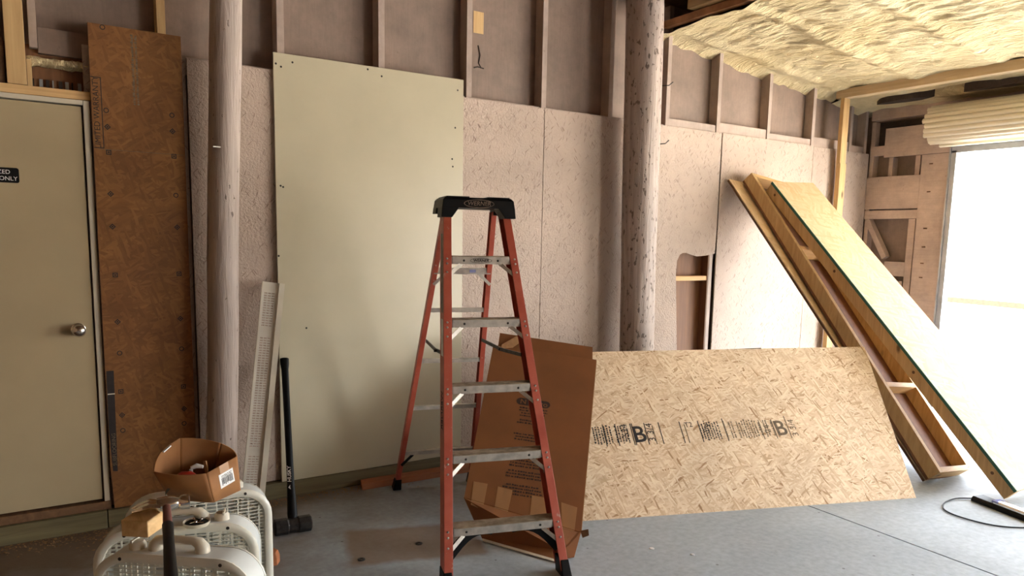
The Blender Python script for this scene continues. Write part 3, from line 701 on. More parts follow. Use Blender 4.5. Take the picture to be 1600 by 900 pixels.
# ------------------------------------------------------------------ strand-board sheet lying across the floor
BR = V((4.557, -1.979, 0)); d0 = V((-.939, .345, 0)).normalized(); up = V((.238, .648, .724)); up = (up - d0 * up.dot(d0)).normalized()
xr = -d0; nn = xr.cross(up); HO, LO = 1.150, 2.44
os_ = thing('strand_board_sheet', 'big new strand board sheet tilted on its long edge, stamped with black print', 'panel', (3.4, -1.5, 0))
b = MB(); Q = lambda s, u, n: BR + d0 * s + up * u + nn * n
b.hexa([Q(0, 0, -.012), Q(LO, 0, -.012), Q(LO - .1, HO - .01, -.012), Q(-.175, HO, -.012), Q(0, 0, 0), Q(LO, 0, 0), Q(LO - .1, HO - .01, 0), Q(-.175, HO, 0)])
b.build('sheet', 'osb', os_, bevel=.001, uv=(xr, up))
def stamp_text(body, s, u, size, rot, mat='ink', off=0.0):
    a = math.radians(rot); ex = xr * math.cos(a) + up * math.sin(a); eyv = -xr * math.sin(a) + up * math.cos(a)
    text(body, 'stamped_lettering', mat, Q(s, u, .0006), ex, eyv, size, os_, offset=off)
stamp_text('B', 1.706, .520, .155, 3, 'ink', .002); stamp_text('B', .742, .522, .150, 3, 'ink_soft', .002)
stamp_text('3 3/4', 1.628, .535, .062, 90, 'ink'); stamp_text('3 3/4', .650, .525, .060, 90, 'ink_soft')
stamp_text('-524', 1.790, .545, .060, 90, 'ink'); stamp_text('24', .835, .525, .060, 90, 'ink_soft')
stamp_text('T2', 1.365, .575, .050, 3, 'ink'); stamp_text('S/9', 1.245, .545, .055, 60, 'ink')
for s, mat, h in ((1.752, 'ink', .15), (1.742, 'ink', .15), (1.66, 'ink', .15), (1.61, 'ink_soft', .13), (1.565, 'ink', .15), (1.85, 'ink', .15), (1.93, 'ink', .15), (1.425, 'ink', .15), (1.395, 'ink_soft', .13), (1.30, 'ink', .15), (1.13, 'ink', .16), (.88, 'ink_soft', .14), (.79, 'ink_soft', .14), (.690, 'ink_soft', .16)):
    b = MB(); b.ob(Q(s, .452, .0), xr, up, nn, (0, 0, 0), (.006, h, .0006)); b.build('stamped_line', mat, os_)
rnd = random.Random(5)
for s0, s1, mat in ((1.99, 1.76, 'ink'), (1.29, 1.13, 'ink'), (1.12, .89, 'ink_soft'), (.88, .76, 'ink_soft')):
    b = MB(); s = s0
    while s > s1:
        if rnd.random() < .85: ticks(b, Q(s, .46, .0003), up, d0, 1, .011, 0, .005, .014, .135, rnd, .3)
        s -= .018
    tag(b.build('faded_print', mat, os_), kind='stuff')
# dark board peeping over its top
b = MB(); dk = lambda s, u, n: BR + d0 * s + up * u + nn * n
b.hexa([dk(.62, .02, -.05), dk(1.10, .02, -.05), dk(1.10, 1.163, -.05), dk(.62, 1.178, -.05), dk(.62, .02, -.035), dk(1.10, .02, -.035), dk(1.10, 1.163, -.035), dk(.62, 1.178, -.035)])
for i, q in enumerate(b.v): b.v[i] = (q[0], q[1], max(q[2], .0))
tag(b.build('dark_board', 'dark_wood'), 'dark board showing just above the top edge of the stamped strand board', 'board')

# ------------------------------------------------------------------ flattened cardboard box behind the ladder
cb = thing('flattened_box', 'large brown flattened cardboard box leaning on the strand board behind the ladder', 'box', (2.15, -1.3, 0))
C1 = V((2.312, -1.467, .06)); C2 = V((2.961, -.767, .807)); C3 = V((2.449, -.370, .880)); C4 = V((1.871, -1.031, .188))
cx_ = (C2 - C3).normalized(); cn = V((-.311, -.544, .780)).normalized(); cy_ = cn.cross(cx_)
Cp = lambda x, y, n=0.0: C1 + cx_ * x + cy_ * y + cn * n
b = MB(); b.prism([C1, C2, C3, C4], -cn * .006); b.build('main_panel', 'card', cb)
b = MB(); b.prism([Cp(.0, .0, .0), Cp(.0, 1.2, 0), Cp(.003, 1.2, 0), Cp(.003, .0, 0)], -cn * .007); tag(b.build('cut_edge', 'card_edge', cb), 'pale cut edge')
f1, f2, f3 = V((1.905, -1.165, .003)), V((2.079, -1.565, .003)), V((2.175, -1.588, .003))
b = MB(); b.prism([C1 - cn * .001, C4 - cn * .001, f1, f2, f3], (0, 0, .004)); b.build('bottom_flap', 'card', cb)
b = MB(); b.prism([f1, f2, f2 + V((-.012, -.03, 0)), f1 + V((-.014, -.028, 0))], (0, 0, .004)); tag(b.build('flap_edge', 'frame_white', cb), 'pale flap edge')
g1, g2 = V((2.535, -.310, .945)), V((2.990, -.690, .875))
b = MB(); b.prism([Cp(-.62, 1.16, -.012), Cp(-.02, 1.17, -.012), g2, g1], -cn * .005); b.build('top_flap', 'card', cb)
b = MB(); b.prism([Cp(-.60, 1.19, -.002), Cp(-.60, 1.225, .0), Cp(-.52, 1.31, .004), Cp(-.47, 1.29, .004), Cp(-.53, 1.21, 0)], cn * .002); tag(b.build('packing_tape', 'card_edge', cb), 'pale tape end')
for q in ([(-.595, .203), (-.518, .201), (-.517, .040), (-.584, .060)], [(-.462, .195), (-.381, .186), (-.388, .030), (-.458, .040)], [(-.276, .172), (-.185, .17), (-.18, .03), (-.270, .04)], [(-.117, .158), (-.031, .142), (-.034, .002), (-.10, .002)]):
    b = MB(); b.prism([Cp(x, y, .0004) for x, y in q], cn * .0006); b.build('packing_tape', 'tape', cb)
ca = math.radians(0); pex, pey = cx_, cy_
b = MB(); pts = []
for ccx, a0 in ((-.272, -90), (-.420, 90)):
    for k in range(9):
        a = math.radians(a0 + 22.5 * k); pts.append(Cp(ccx + .026 * math.cos(a), .795 + .026 * math.sin(a), .0003))
b.prism(pts, cn * .0004); b.build('printed_badge', 'ink_card', cb)
text('cro', 'printed_lettering', 'card', Cp(-.278, .793, .0009), pex, pey, .052, cb, align='RIGHT').location = -cx_ * -.018
text('N', 'printed_lettering', 'card', Cp(-.405, .793, .0009), pex, pey, .05, cb)
rnd = random.Random(21)
for x0, y0, rows, ln in ((-.425, .745, 4, .17), (-.425, .655, 2, .15), (-.43, .555, 3, .17), (-.44, .395, 4, .22), (-.45, .305, 3, .24), (-.44, .215, 4, .21)):
    b = MB(); ticks(b, Cp(x0, y0, .0004), pex, pey, rows, .011, .008, .005, .016, ln, rnd, .3); tag(b.build('faded_print', 'ink_card', cb), kind='stuff')
b = MB(); b.prism([Cp(-.005, .01, 0), Cp(.035, .02, .01), Cp(.04, -.015, .012), Cp(.01, -.03, .005)], -cn * .004); b.build('torn_tab', 'brown_wood', cb)

# ------------------------------------------------------------------ stepladder (local frame: x = width, y = towards the back)
ld_ = thing('stepladder', 'orange fibreglass stepladder with black top standing open in the middle', 'ladder', (1.747, -1.663, 0), -.283)
WBt, WTt, HH, OFF, DZ, Z1 = .592, .348, 1.654, .661, .301, .245
def fp(s, z): w = WBt + (WTt - WBt) * z / HH; return V((s * w / 2, OFF * z / HH, z))
def channel(b, A, B, sx, sy, wd, dp, th=.006, inward=1):
    """C-section rail from A to B: web on the outside, flanges pointing inward (sx) ; front face at A/B"""
    sec = [(0, 0), (wd, 0), (wd, th), (th, th), (th, dp - th), (wd, dp - th), (wd, dp), (0, dp)]
    b.loops([[A + V((sx * u, sy * v, 0)) for u, v in sec], [B + V((sx * u, sy * v, 0)) for u, v in sec]], cap=True)
for s in (-1, 1):
    A, B = fp(s, .03), fp(s, HH + .03)
    b = MB(); channel(b, A, B, -s, 1, .040, .090); rail = b.build('front_rail', 'orange', ld_, local=True, bevel=.0012)
    for k in range(5):
        z = Z1 + DZ * k
        for dz in (-.010, -.033, -.075):
            c = fp(s, z + dz) + V((-s * .017, 0, 0)); b = MB(); b.tube([c, c + V((0, -.004, 0))], [.006, .0035], 8); b.build('rivet', 'alu', rail, local=True)
    b = MB(); c = fp(s, .0)
    b.hexa([c + V((-s * -.006, -.012, 0)), c + V((-s * .040, -.012, 0)), c + V((-s * .040, .095, 0)), c + V((s * .006, .095, 0)),
            fp(s, .075) + V((s * .004, -.004, 0)), fp(s, .075) + V((-s * .034, -.004, 0)), fp(s, .075) + V((-s * .034, .084, 0)), fp(s, .075) + V((s * .004, .084, 0))])
    b.build('foot', 'black', ld_, local=True, bevel=.003)
    b = MB(); q0 = fp(s, .11) + V((-s * .022, .045, 0)); q1 = fp(s, Z1 - .03) + V((-s * .235, .04, 0)); mid = (q0 + q1) / 2 + V((0, 0, .025))
    pts = [q0 + (q1 - q0) * t + V((-s * .0, 0, .05 * math.sin(PI * t))) for t in [i / 8 for i in range(9)]]
    for i in range(8): b.bar(pts[i], pts[i + 1], .045, .010, V((0, 1, 0)))
    b.build('foot_brace', 'black', ld_, local=True)
# steps
for k in range(5):
    z = Z1 + DZ * k; w = WBt + (WTt - WBt) * z / HH; y = OFF * z / HH; h = w / 2 - .007; fh = .036
    b = MB(); b.mm((-h + .036, y - .002, z - fh), (h - .036, y + .002, z)); b.mm((-h, y + .006, z - fh), (h, y + .010, z - .002)); b.mm((-h, y + .074, z - .03), (h, y + .078, z)); st = b.build('step', 'alu', ld_, local=True, bevel=.001)
    b = MB(); b.mm((-h + .036, y - .002, z), (h - .036, y + .010, z + .003)); b.mm((-h, y + .0065, z - .002), (h, y + .078, z + .003))
    for q in range(5): b.mm((-h + .01, y + .014 + q * .013, z + .003), (h - .01, y + .018 + q * .013, z + .0045))
    tag(b.build('tread', 'tread', st, local=True), 'dusty ribbed tread')
    for s in (-1, 1):
        c = V((s * (h - .095), y - .002, z - .018)); b = MB(); b.tube([c, c + V((0, -.004, 0))], [.006, .004], 8); b.build('rivet', 'dark_metal', st, local=True)
        b = MB(); b.bar(V((s * (h - .085), y + .003, z - fh + .004)), fp(s, z - .10) + V((-s * .016, .004, 0)), .018, .003, V((0, 1, 0))); b.build('step_brace', 'alu', ld_, local=True)
# rear section
def rp(s, z):
    t = z / 1.66
    x = (-.315 + .165 * t) if s < 0 else (.190 - .052 * t)
    return V((x, 1.395 - .60 * t, z))
for s in (-1, 1):
    b = MB(); channel(b, rp(s, .03), rp(s, 1.68), -s, 1, .028, .050); b.build('rear_rail', 'orange', ld_, local=True, bevel=.0012)
    c = rp(s, 0); t = rp(s, .07); b = MB()
    b.hexa([c + V((s * .010, -.014, 0)), c + V((-s * .040, -.014, 0)), c + V((-s * .040, .066, 0)), c + V((s * .010, .066, 0)), t + V((s * .004, -.005, 0)), t + V((-s * .034, -.005, 0)), t + V((-s * .034, .056, 0)), t + V((s * .004, .056, 0))])
    b.build('foot', 'black', ld_, local=True, bevel=.003)
    a0 = rp(s, .97) + V((-s * .03, -.01, 0)); a1 = fp(s, .97) + V((-s * .035, .08, 0)); m = a0 + (a1 - a0) * .5 + V((0, 0, -.012))
    b = MB(); b.bar(a0, m, .005, .018); b.bar(m + V((-s * .005, 0, 0)), a1 + V((-s * .005, 0, 0)), .005, .018); b.tube([m + V((.01, 0, 0)), m + V((-.012, 0, 0))], .008, 8)
    b.build('spreader', 'dark_metal', ld_, local=True)
for k, z in enumerate((.25, .55, .845, 1.145, 1.365)):
    A, B = rp(-1, z), rp(1, z); b = MB(); hgt = .034 if k == 4 else .022
    b.mm((A.x + .006, A.y + .004, z - hgt / 2), (B.x - .006, A.y + .007, z + hgt / 2)); b.mm((A.x + .006, A.y + .007, z + hgt / 2 - .003), (B.x - .006, A.y + .040, z + hgt / 2))
    b.build('rear_bar', 'alu', ld_, local=True)
    for s, X in ((-1, A), (1, B)):
        if k in (0, 4):
            b = MB(); b.bar(V((X.x - s * .075, X.y + .010, z - .01)), V((X.x - s * .012 + s * .006, X.y + .014, z - .075)), .016, .003, V((0, 1, 0))); b.build('step_brace', 'alu' if k else 'black', ld_, local=True)
b = MB(); A = rp(1, 1.365); b.mm((A.x - .125, A.y + .0025, 1.357), (A.x - .09, A.y + .004, 1.373)); b.build('sticker', 'blue_glint_or_sticker', ld_, local=True)
# top cap
yc0, yc1 = fp(1, HH).y - .028, rp(1, 1.66).y + .060; zt = HH + .088
b = MB(); hw = WTt / 2
def ring(z, ex, ey0, ey1): return [(-hw - ex, yc0 - ey0, z), (hw + ex, yc0 - ey0, z), (hw + ex, yc1 + ey1, z), (-hw - ex, yc1 + ey1, z)]
b.loops([ring(HH + .036, .014, .004, .004), ring(zt - .012, .008, .0, .0), ring(zt, -.004, -.012, -.012)], cap=True)
for s in (-1, 1):
    xo, xi = s * (hw + .018), s * (hw - .055)
    b.hexa([(xo, yc0 - .008, HH - .012), (xi + s * .018, yc0 - .008, HH - .012), (xi + s * .018, yc0 + .10, HH - .012), (xo, yc0 + .10, HH - .012),
            (s * (hw + .014), yc0 - .004, HH + .04), (xi - s * .02, yc0 - .004, HH + .04), (xi - s * .02, yc0 + .10, HH + .04), (s * (hw + .014), yc0 + .10, HH + .04)])
    b.hexa([(xo, yc1 - .08, HH + .008), (xi, yc1 - .08, HH + .008), (xi, yc1 + .004, HH + .008), (xo, yc1 + .004, HH + .008), (s * (hw + .014), yc1 - .08, HH + .04), (xi, yc1 - .08, HH + .04), (xi, yc1 + .004, HH + .04), (s * (hw + .014), yc1 + .004, HH + .04)])
    b.mm((min(s * .045, s * (hw - .01)), yc0 + .01, zt - .001), (max(s * .045, s * (hw - .01)), yc1 - .01, zt + .005))
cap = b.build('top_cap', 'black', ld_, local=True, bevel=.004)
text('WERNER', 'cap_lettering', 'grime', (0, yc0 - .0046, HH + .058), (1, 0, 0), (0, 0.05, 1), .030, cap, local=True, shear=.15)
def oval(cx, cy, cz, rx, rz, y, par, mat, wdt=.003):
    n = 28; L = lambda k, yy: [(cx + (rx - k) * math.cos(2 * PI * i / n), yy, cz + (rz - k) * math.sin(2 * PI * i / n)) for i in range(n)]
    b = MB(); b.loops([L(wdt, y), L(wdt, y - .001), L(0, y - .001), L(0, y)]); b.build('oval_emblem', mat, par, local=True)
oval(0, 0, HH + .058, .078, .021, yc0 - .0036, cap, 'grime')
zs = Z1 + 4 * DZ; ys = OFF * zs / HH
text('WERNER', 'step_lettering', 'ink', (.0, ys - .0026, zs - .018), (1, 0, 0), (0, 0, 1), .020, ld_, local=True, shear=.15, offset=.0006)
oval(0, 0, zs - .018, .056, .013, ys - .002, ld_, 'ink', .002)
# printed labels on the outer web of the left rail
for z0, z1, mat in ((1.18, 1.56, 'grime'), (.98, 1.15, 'label')):
    A, B = fp(-1, z0), fp(-1, z1); b = MB(); b.loops([[A + V((-.0006, .018, 0)), A + V((-.0006, .062, 0)), A + V((.0, .062, 0)), A + V((.0, .018, 0))], [B + V((-.0006, .018, 0)), B + V((-.0006, .062, 0)), B + V((0, .062, 0)), B + V((0, .018, 0))]], cap=True); b.build('rail_label', mat, ld_, local=True)
dA = (fp(-1, .9) - fp(-1, .6)).normalized()
text('WERNER', 'rail_lettering', 'ink', fp(-1, .74) + V((-.0012, .040, 0)), -dA, V((0, 1, 0)).cross(dA).cross(dA) * -1 if False else V((0, -1, 0)) * -1, .046, ld_, local=True, shear=.2, offset=.0006)

# ------------------------------------------------------------------ box fans (one built, two copies)
def rrect(w, h, r, n=7):
    P = []
    for cx, cz, a0 in ((w / 2 - r, h / 2 - r, 0), (-w / 2 + r, h / 2 - r, 90), (-w / 2 + r, -h / 2 + r, 180), (w / 2 - r, -h / 2 + r, 270)):
        for k in range(n + 1):
            a = math.radians(a0 + 90 * k / n); P.append((cx + r * math.cos(a), cz + r * math.sin(a)))
    return P
FWd, FH, FR, FD, FZ = .53, .51, .115, .112, .275
f1_ = thing('box_fan', 'box fan', 'fan', (0, 0, 0), 0, 'three white box fans standing in a row')
def loop(d, y, wd=FWd, h=FH, r=FR): return [(x, y, z + FZ) for x, z in rrect(wd - 2 * d, h - 2 * d, r - d)]
b = MB(); b.loops([loop(0, -FD / 2 + .012), loop(0, FD / 2 - .012), loop(.006, FD / 2 - .012), loop(.006, -FD / 2 + .012), loop(0, -FD / 2 + .012)])
body = b.build('housing', 'fan', f1_, local=True, smooth=True)
for s in (-1, 1):
    y = lambda v: s * v
    b = MB(); h0 = FD / 2 - .012
    b.loops([loop(-.001, y(h0)), loop(-.002, y(h0 + .006)), loop(.004, y(h0 + .012)), loop(.016, y(h0 + .015)), loop(.027, y(h0 + .011)), loop(.031, y(h0 + .002)), loop(.006, y(h0))])
    b.build('rim', 'fan_rim', f1_, local=True, smooth=True)
    b = MB(); iw, ih, ir = FWd / 2 - .029, FH / 2 - .029, FR - .029
    def half(t, a, c):   # half-extent of the rounded opening along one axis at offset t on the other
        q = abs(t) - (c - ir); return a if q <= 0 else a - ir + math.sqrt(max(ir * ir - q * q, 0))
    n = 32
    for i in range(n):
        z = -ih + 2 * ih * (i + .5) / n; h = half(z, iw, ih); b.mm((-h, y(h0 + .004) - .001, FZ + z - .0018), (h, y(h0 + .004) + .001, FZ + z + .0018))
    n = 12
    for i in range(n):
        x = -iw + 2 * iw * (i + .5) / n; h = half(x, ih, iw); b.mm((x - .003, y(h0 + .001) - .003, FZ - h), (x + .003, y(h0 + .001) + .003, FZ + h))
    b.build('grille', 'fan_rim', f1_, local=True)
    b = MB(); b.tube([(0, y(h0 - .002), FZ), (0, y(h0 + .008), FZ)], [.05, .044], 24); b.build('grille_badge', 'fan_rim', f1_, local=True, smooth=True)
    for sx in (-1, 1):
        for sz in (-1, 1):
            b = MB(); c = V((sx * .165, y(h0 + .013), FZ + sz * (FH / 2 - .015))); b.tube([c, c + V((0, y(.002), 0))], .006, 8); b.build('screw', 'dark_metal', f1_, local=True)
b = MB(); b.tube([(0, -.03, FZ), (0, .03, FZ)], .055, 20); b.build('motor', 'dark_metal', f1_, local=True, smooth=True)
for k in range(5):
    a = 2 * PI * k / 5; b = MB(); L = []
    for r in (.05, .10, .15, .19, .205):
        w = .03 + .035 * math.sin(PI * (r - .03) / .24); row = []
        for q in (-1, -.5, 0, .5, 1):
            th = a + q * w / max(r, .08); row.append((r * math.cos(th), q * .022 + .006 * (1 - q * q), FZ + r * math.sin(th)))
        L.append(row)
    b.loops(L, closed=False); b.build('blade', 'fan', f1_, local=True, smooth=True, solid=.003)
zt_ = FZ + FH / 2
b = MB(); hp = [(q * .78, 0, zt_ + z) for q, z in ((-.100, -.004), (-.099, .014), (-.086, .028), (-.06, .035), (0, .037), (.06, .035), (.086, .028), (.099, .014), (.100, -.004))]
b.tube(hp, [.024, .023, .019, .0135, .012, .0135, .019, .023, .024], 14); b.build('handle', 'frame_white', f1_, local=True, smooth=True)
b = MB(); b.tube([(.140, 0, zt_ - .003), (.140, 0, zt_ + .014), (.140, 0, zt_ + .024), (.140, 0, zt_ + .027)], [.026, .026, .019, .004], 20); b.mm((.145, -.022, zt_ + .02), (.151, .022, zt_ + .030)); b.build('knob', 'frame_white', f1_, local=True, smooth=True)
for sx in (-1, 1):
    b = MB(); b.hexa([(sx * .20 - .03, -.085, 0), (sx * .20 + .03, -.085, 0), (sx * .20 + .03, .085, 0), (sx * .20 - .03, .085, 0), (sx * .20 - .02, -.05, .028), (sx * .20 + .02, -.05, .028), (sx * .20 + .02, .05, .028), (sx * .20 - .02, .05, .028)])
    b.build('foot', 'fan', f1_, local=True, bevel=.004)
def put_fan(o, mx, my, deg, label, flip=False):
    a = math.radians(deg); o.location = (mx - math.sin(a) * .056, my + math.cos(a) * .056, 0); o.rotation_euler = (0, 0, a + (PI if flip else 0)); o['label'] = label
f2_ = copy_tree(f1_); f3_ = copy_tree(f1_)
put_fan(f1_, .333, -1.872, -38.9, 'frontmost white box fan, nearest the camera, under the hammer handle', True)
put_fan(f2_, .393, -1.625, -18.5, 'middle white box fan of the row, touching the open cardboard box')
put_fan(f3_, .525, -1.330, -5.7, 'rearmost white box fan of the row, behind the open cardboard box')
b = MB(); n = 20; L = lambda r, rz, z: [(.198 + r * math.cos(2 * PI * i / n), -.010 + rz * math.sin(2 * PI * i / n), z) for i in range(n)]

# ------------------------------------------------------------------ open carton lying tilted on the fans
bx = thing('open_carton', 'small open battered cardboard carton with tools inside, tilted on top of the fans', 'box', (.49, -1.52, .55))
p1, p2, p4 = V((.498, -1.605, .700)), V((.624, -1.512, .720)), V((.341, -1.527, .710))
p3a, p3b = V((.579, -1.470, .765)), V((.450, -1.400, .785))
q1, q2, q4 = V((.522, -1.597, .588)), V((.632, -1.517, .590)), V((.400, -1.440, .578)); q3 = V((.555, -1.385, .582))
def wall(a, b_, c, d, n=14, bulge=0.0, out=V((0, 0, 0))):
    m = MB(); Ls = []
    for i in range(n + 1):
        t = i / n; k = math.sin(PI * t) * bulge
        lo = c.lerp(d, t) + out * k * .3; hi = a.lerp(b_, t) + out * k 
        Ls.append([lo, lo.lerp(hi, .5) + out * k * .3, hi])
    m.loops(Ls, closed=False); return m
wall(p1, p2, q1, q2).build('side_panel', 'box_card', bx, smooth=True, solid=.004)
wall(p4, p1, q4, q1, 14, .022, V((-.3, -1, -.1))).build('side_panel', 'box_card', bx, smooth=True, solid=.004)
wall(p3b, p4, q3.lerp(q4, .75), q4, 14, .02, V((-1, .2, .5))).build('side_panel', 'box_card', bx, smooth=True, solid=.004)
wall(p3a, p3b, q3, q3.lerp(q4, .75), 14, .016, V((.3, 1, .2))).build('side_panel', 'box_card', bx, smooth=True, solid=.004)
wall(p2, p3a, q2, q3, 14, .012, V((1, .2, 0))).build('side_panel', 'box_card', bx, smooth=True, solid=.004)
m = MB(); m.prism([q1, q2, q3, q4], (0, 0, .004)); m.build('bottom_panel', 'box_card', bx)
ex = (p2 - p1).normalized(); dn_ = (q1 - p1); dn_ = (dn_ - ex * dn_.dot(ex)).normalized(); ey = -dn_; ez = ex.cross(ey)
lb = MB(); lo_ = p1 + ex * .052 + dn_ * .030
lb.ob(lo_, ex, dn_, ez, (0, 0, .0022), (.072, .052, .0030)); lab = tag(lb.build('shipping_label', 'label', bx), 'white label with black bars')
rnd = random.Random(9); m = MB(); x = .010
while x < .062:
    w = rnd.uniform(.0012, .004); m.ob(lo_, ex, dn_, ez, (x, .017, .0030), (x + w, .044 - rnd.choice((0, 0, .004)), .0034)); x += w + rnd.uniform(.0012, .003)
for r in range(2): ticks(m, lo_ + ex * .012 + dn_ * (.010 + .005 * r) + ez * .003, ex, ey, 1, .003, 0, .002, .006, .05, rnd)
tag(m.build('printed_bars', 'ink', lab), kind='stuff')
m = MB(); m.ob(p1, ex, dn_, ez, (.062, -.001, .0022), (.108, .030, .0026)); m.build('packing_tape', 'tape', bx)
m = MB(); m.bar(p3b.lerp(p4, .25) + V((-.012, 0, .004)), p3b.lerp(p4, .45) + V((-.018, 0, .006)), .010, .004); m.build('torn_tape', 'label', bx)
# things in the carton
m = MB(); m.tube([(.405, -1.535, .672), (.43, -1.545, .690), (.455, -1.565, .692), (.475, -1.575, .68)], [.010, .012, .012, .008], 10); m.tube([(.415, -1.515, .670), (.44, -1.535, .685), (.455, -1.565, .690)], [.009, .011, .010], 10)
pr_t = thing('pliers', 'red-handled pliers lying in the open carton', 'tool', (.44, -1.54, .62)); m.build('handle', 'red', pr_t, smooth=True)
m = MB(); m.tube([(.475, -1.575, .680), (.50, -1.56, .64), (.52, -1.55, .60)], [.010, .012, .006], 8); m.build('jaws', 'dark_metal', pr_t, smooth=True)
m = MB(); m.tube([(.462, -1.53, .705), (.480, -1.535, .712), (.500, -1.545, .708)], [.006, .009, .006], 10); m.tube([(.462, -1.53, .70), (.47, -1.50, .60)], .006, 8); tag(m.build('white_scraper', 'label', smooth=True), 'small white plastic tool in the open carton beside the red handles', 'tool')
m = MB(); Ls = []
for i in range(9):
    a = i / 8 * PI; Ls.append([(.43 + .05 * math.cos(a) + .01 * mnoise.noise(V((i, j, 0))), -1.49 + .035 * math.sin(a) * math.cos(j * .8), .60 + .055 * abs(math.sin(a)) + .03 * mnoise.noise(V((i * .7, j * .7, 3)))) for j in range(8)])
m.loops(Ls); tag(m.build('rag', 'rag', smooth=True), 'crumpled grey-green rag inside the open carton', 'rag')
m = MB(); m.bar((.53, -1.52, .59), (.515, -1.50, .715), .006, .012); tag(m.build('wood_stick', 'card_edge'), 'thin pale stick standing inside the open carton', 'stick')

# ------------------------------------------------------------------ hammer, wood block, brick chunk
hm = thing('claw_hammer', 'claw hammer with dark red handle and black grip lying across the front fans', 'hammer', (.33, -1.8, .58))
h0, h1 = V((.352, -1.715, .650)), V((.276, -2.30, .606)); hd_ = (h1 - h0)
m = MB(); m.tube([h0 + hd_ * t for t in (-.03, .05, .12, .20, .27)], [.011, .013, .0125, .0135, .014], 14, .8); m.build('shaft', 'handle_wood', hm, smooth=True)
m = MB(); m.tube([h0 + hd_ * t for t in (.26, .27, .50, .85, .98, 1.0)], [.014, .0165, .0155, .018, .017, .010], 14, .8); m.build('grip', 'black', hm, smooth=True)
ax = V((.80, -.42, 0)); ax = (ax - hd_ * ax.dot(hd_) / hd_.length_squared).normalized(); hu = V((0, 0, 1))
m = MB(); m.tube([h0 + ax * t for t in (-.028, .0, .026, .036, .046, .068, .071)], [.024, .027, .022, .017, .025, .026, .019], 14)
m.build('head', 'chrome', hm, smooth=True)
m = MB()
for s in (-1, 1):
    hv = hd_.normalized() * s
    m.tube([h0 - ax * .022 + hv * .008, h0 - ax * .050 + hv * .013 + hu * .008, h0 - ax * .078 + hv * .016 + hu * .002, h0 - ax * .102 + hv * .017 - hu * .004], [.021, .018, .014, .004], 8, .7)
m.build('claw', 'chrome', hm, smooth=True)
m = MB(); dc = V((.455, -1.640, .533)); n = 24; L = lambda r, z: [(dc.x + r * math.cos(2 * PI * i / n), dc.y + r * math.sin(2 * PI * i / n), dc.z + z) for i in range(n)]
dish = thing('jar_lid', 'white lid full of screws lying on the middle fan beside the hammer head', 'lid', dc)
m.loops([L(.004, .0), L(.040, .0), L(.046, .014), L(.043, .014), L(.038, .004), L(.004, .004)]); m.build('lid', 'frame_white', dish, smooth=True)
m = MB(); m.tube([dc + V((0, 0, .004)), dc + V((0, 0, .009))], [.038, .038], 24); m.build('lid_liner', 'black', dish)
for i, (x, y, a) in enumerate(((-.012, -.006, .3), (.014, .004, 1.1), (.0, .014, 2.0), (.008, -.016, 2.6))):
    e = V((math.cos(a), math.sin(a), 0)) * .014; c = dc + V((x, y, .0125)); m = MB(); m.tube([c - e, c + e * .7, c + e * .8, c + e], [.0015, .003, .005, .0055], 8); m.build('screw', 'chrome', dish, smooth=True)
m = MB(); wx = V((.72, -.55, 0)).normalized(); wy = V((.55, .72, 0)).normalized()
m.ob(V((.215, -1.735, .574)), wx, wy, V((0, 0, 1)), (.0, .0, 0), (.088, .13, .055))
tag(m.build('wood_offcut', 'pine_y', bevel=.003), 'short pale wood offcut resting on the front fans beside the hammer', 'block')
m = MB(); pts = [(0, 0), (.10, -.01), (.125, .03), (.11, .075), (.03, .08), (-.01, .05)]
m.loops([[(.82 + x, -.93 + y, 0) for x, y in pts], [(.822 + x * .98, -.928 + y * .98, .035) for x, y in pts], [(.835 + x * .8, -.925 + y * .8, .062) for x, y in pts]], cap=True)
tag(m.build('brick_chunk', 'brick', bevel=.004), 'broken orange brick chunk on the floor behind the fans', 'brick')

# ------------------------------------------------------------------ work lamp with cable at the right edge
wl = thing('work_light', 'black long work light with shiny reflector on the floor by the doorway', 'lamp', (4.62, -2.5, 0))
a0, a1 = V((4.86, -2.195, .0)), V((4.62, -2.95, .0)); e = (a1 - a0).normalized(); sx = V((-e.y, e.x, 0)); sx = sx if sx.x < 0 else -sx; uz = V((0, 0, 1)); Lw = (a1 - a0).length
m = MB(); m.loops([[a0 + e * y + sx * x + uz * z for x, z in ((-.055, .0), (-.055, .018), (-.04, .030), (.04, .030), (.055, .018), (.055, 0))] for y in (0, .012, Lw)], cap=True); m.build('housing', 'black', wl, bevel=.003)
m = MB(); m.loops([[a0 + e * y + sx * x + uz * z for x, z in ((-.030, .0305), (-.024, .045), (0, .052), (.024, .045), (.030, .0305))] for y in (.16, .18, Lw - .06)], cap=True); m.build('reflector', 'chrome', wl, smooth=True)
m = MB(); m.ob(a0, e, sx, uz, (.12, -.032, .0305), (.16, .032, .046)); m.build('lens_end', 'blue_glint_or_sticker', wl, bevel=.004)
for q in (-.036, .036):
    m = MB(); m.bar(a0 + e * .14 + sx * q + uz * .034, a1 + sx * q + uz * .034, .006, .006); m.build('guard_rod', 'chrome', wl)
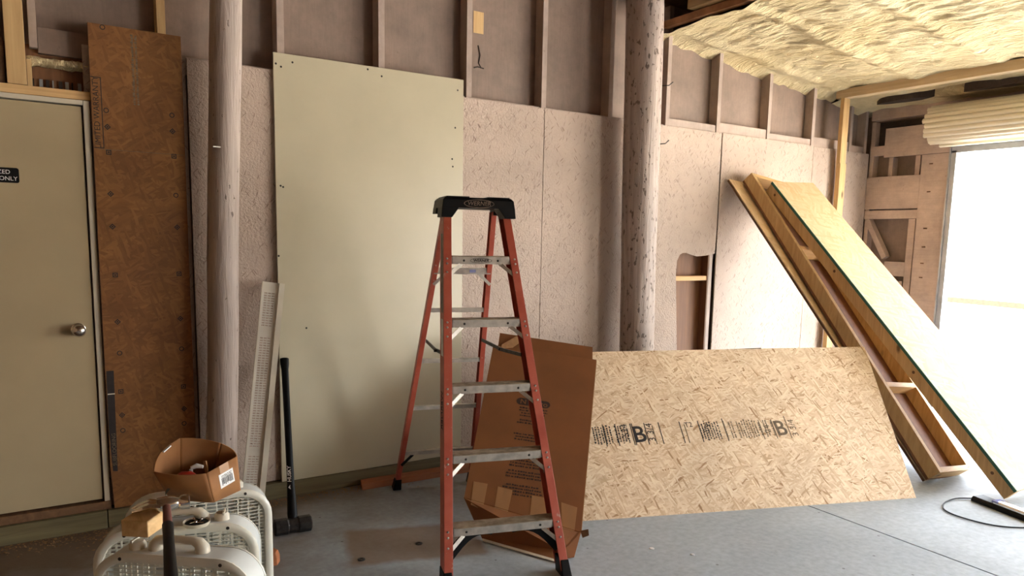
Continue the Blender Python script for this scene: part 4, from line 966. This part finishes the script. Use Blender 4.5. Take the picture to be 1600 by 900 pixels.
cab = [(4.83, -2.17, .008), (4.75, -2.12, .006), (4.62, -2.12, .005), (4.50, -2.17, .005), (4.45, -2.24, .005), (4.44, -2.33, .005), (4.46, -2.44, .005), (4.52, -2.52, .005), (4.63, -2.60, .006)]
sm = []
for i in range(len(cab) - 1):
    p0, p1_, p2_, p3_ = (V(cab[max(i - 1, 0)]), V(cab[i]), V(cab[i + 1]), V(cab[min(i + 2, len(cab) - 1)]))
    for t in (0, .25, .5, .75):
        sm.append(.5 * ((2 * p1_) + (p2_ - p0) * t + (2 * p0 - 5 * p1_ + 4 * p2_ - p3_) * t * t + (3 * p1_ - p0 - 3 * p2_ + p3_) * t ** 3))
m = MB(); m.tube(sm, .004, 6); m.build('cable', 'black', wl, smooth=True)

# ------------------------------------------------------------------ small litter
rnd = random.Random(2)
m = MB()
for i in range(1500):
    x = rnd.uniform(-.2, 2.0); y = -.055 - abs(rnd.gauss(0, .06 + .10 * math.exp(-((x - .45) / .25) ** 2))); 
    if -1.0 < y < -.05:
        s = rnd.uniform(.003, .009); a = rnd.uniform(0, 6.3); m.add([(x + s * math.cos(a + q), y + s * math.sin(a + q), .0015 + rnd.random() * .004) for q in (0, 2.2, 3.6)], [(0, 1, 2)])
tag(m.build('sawdust', 'sawdust'), 'loose tan sawdust along the foot of the left wall', 'sawdust', kind='stuff')
for i, (x, y, r) in enumerate(((2.585, -1.70, .014), (2.71, -1.86, .011))):
    m = MB(); m.tube([(x, y, .0005), (x, y, .003)], [r, r * .8], 9); tag(m.build('paint_fleck', 'label'), ('white paint fleck on the floor below the strand board sheet, nearer the cardboard', 'smaller white paint fleck on the floor further from the cardboard')[i], 'fleck')
for i, (x, y) in enumerate(((1.60, -1.05), (1.28, -1.08))):
    m = MB(); n = 12; L = lambda r, z: [(x + r * math.cos(2 * PI * k / n), y + r * math.sin(2 * PI * k / n), z) for k in range(n)]
    m.loops([L(.009, .001), L(.009, .005), L(.018, .005), L(.018, .001)]); tag(m.build('washer', 'dark_metal'), ('dark washer on the brown floor stain beside the ladder', 'dark washer on the floor at the left corner of the brown stain')[i], 'washer')
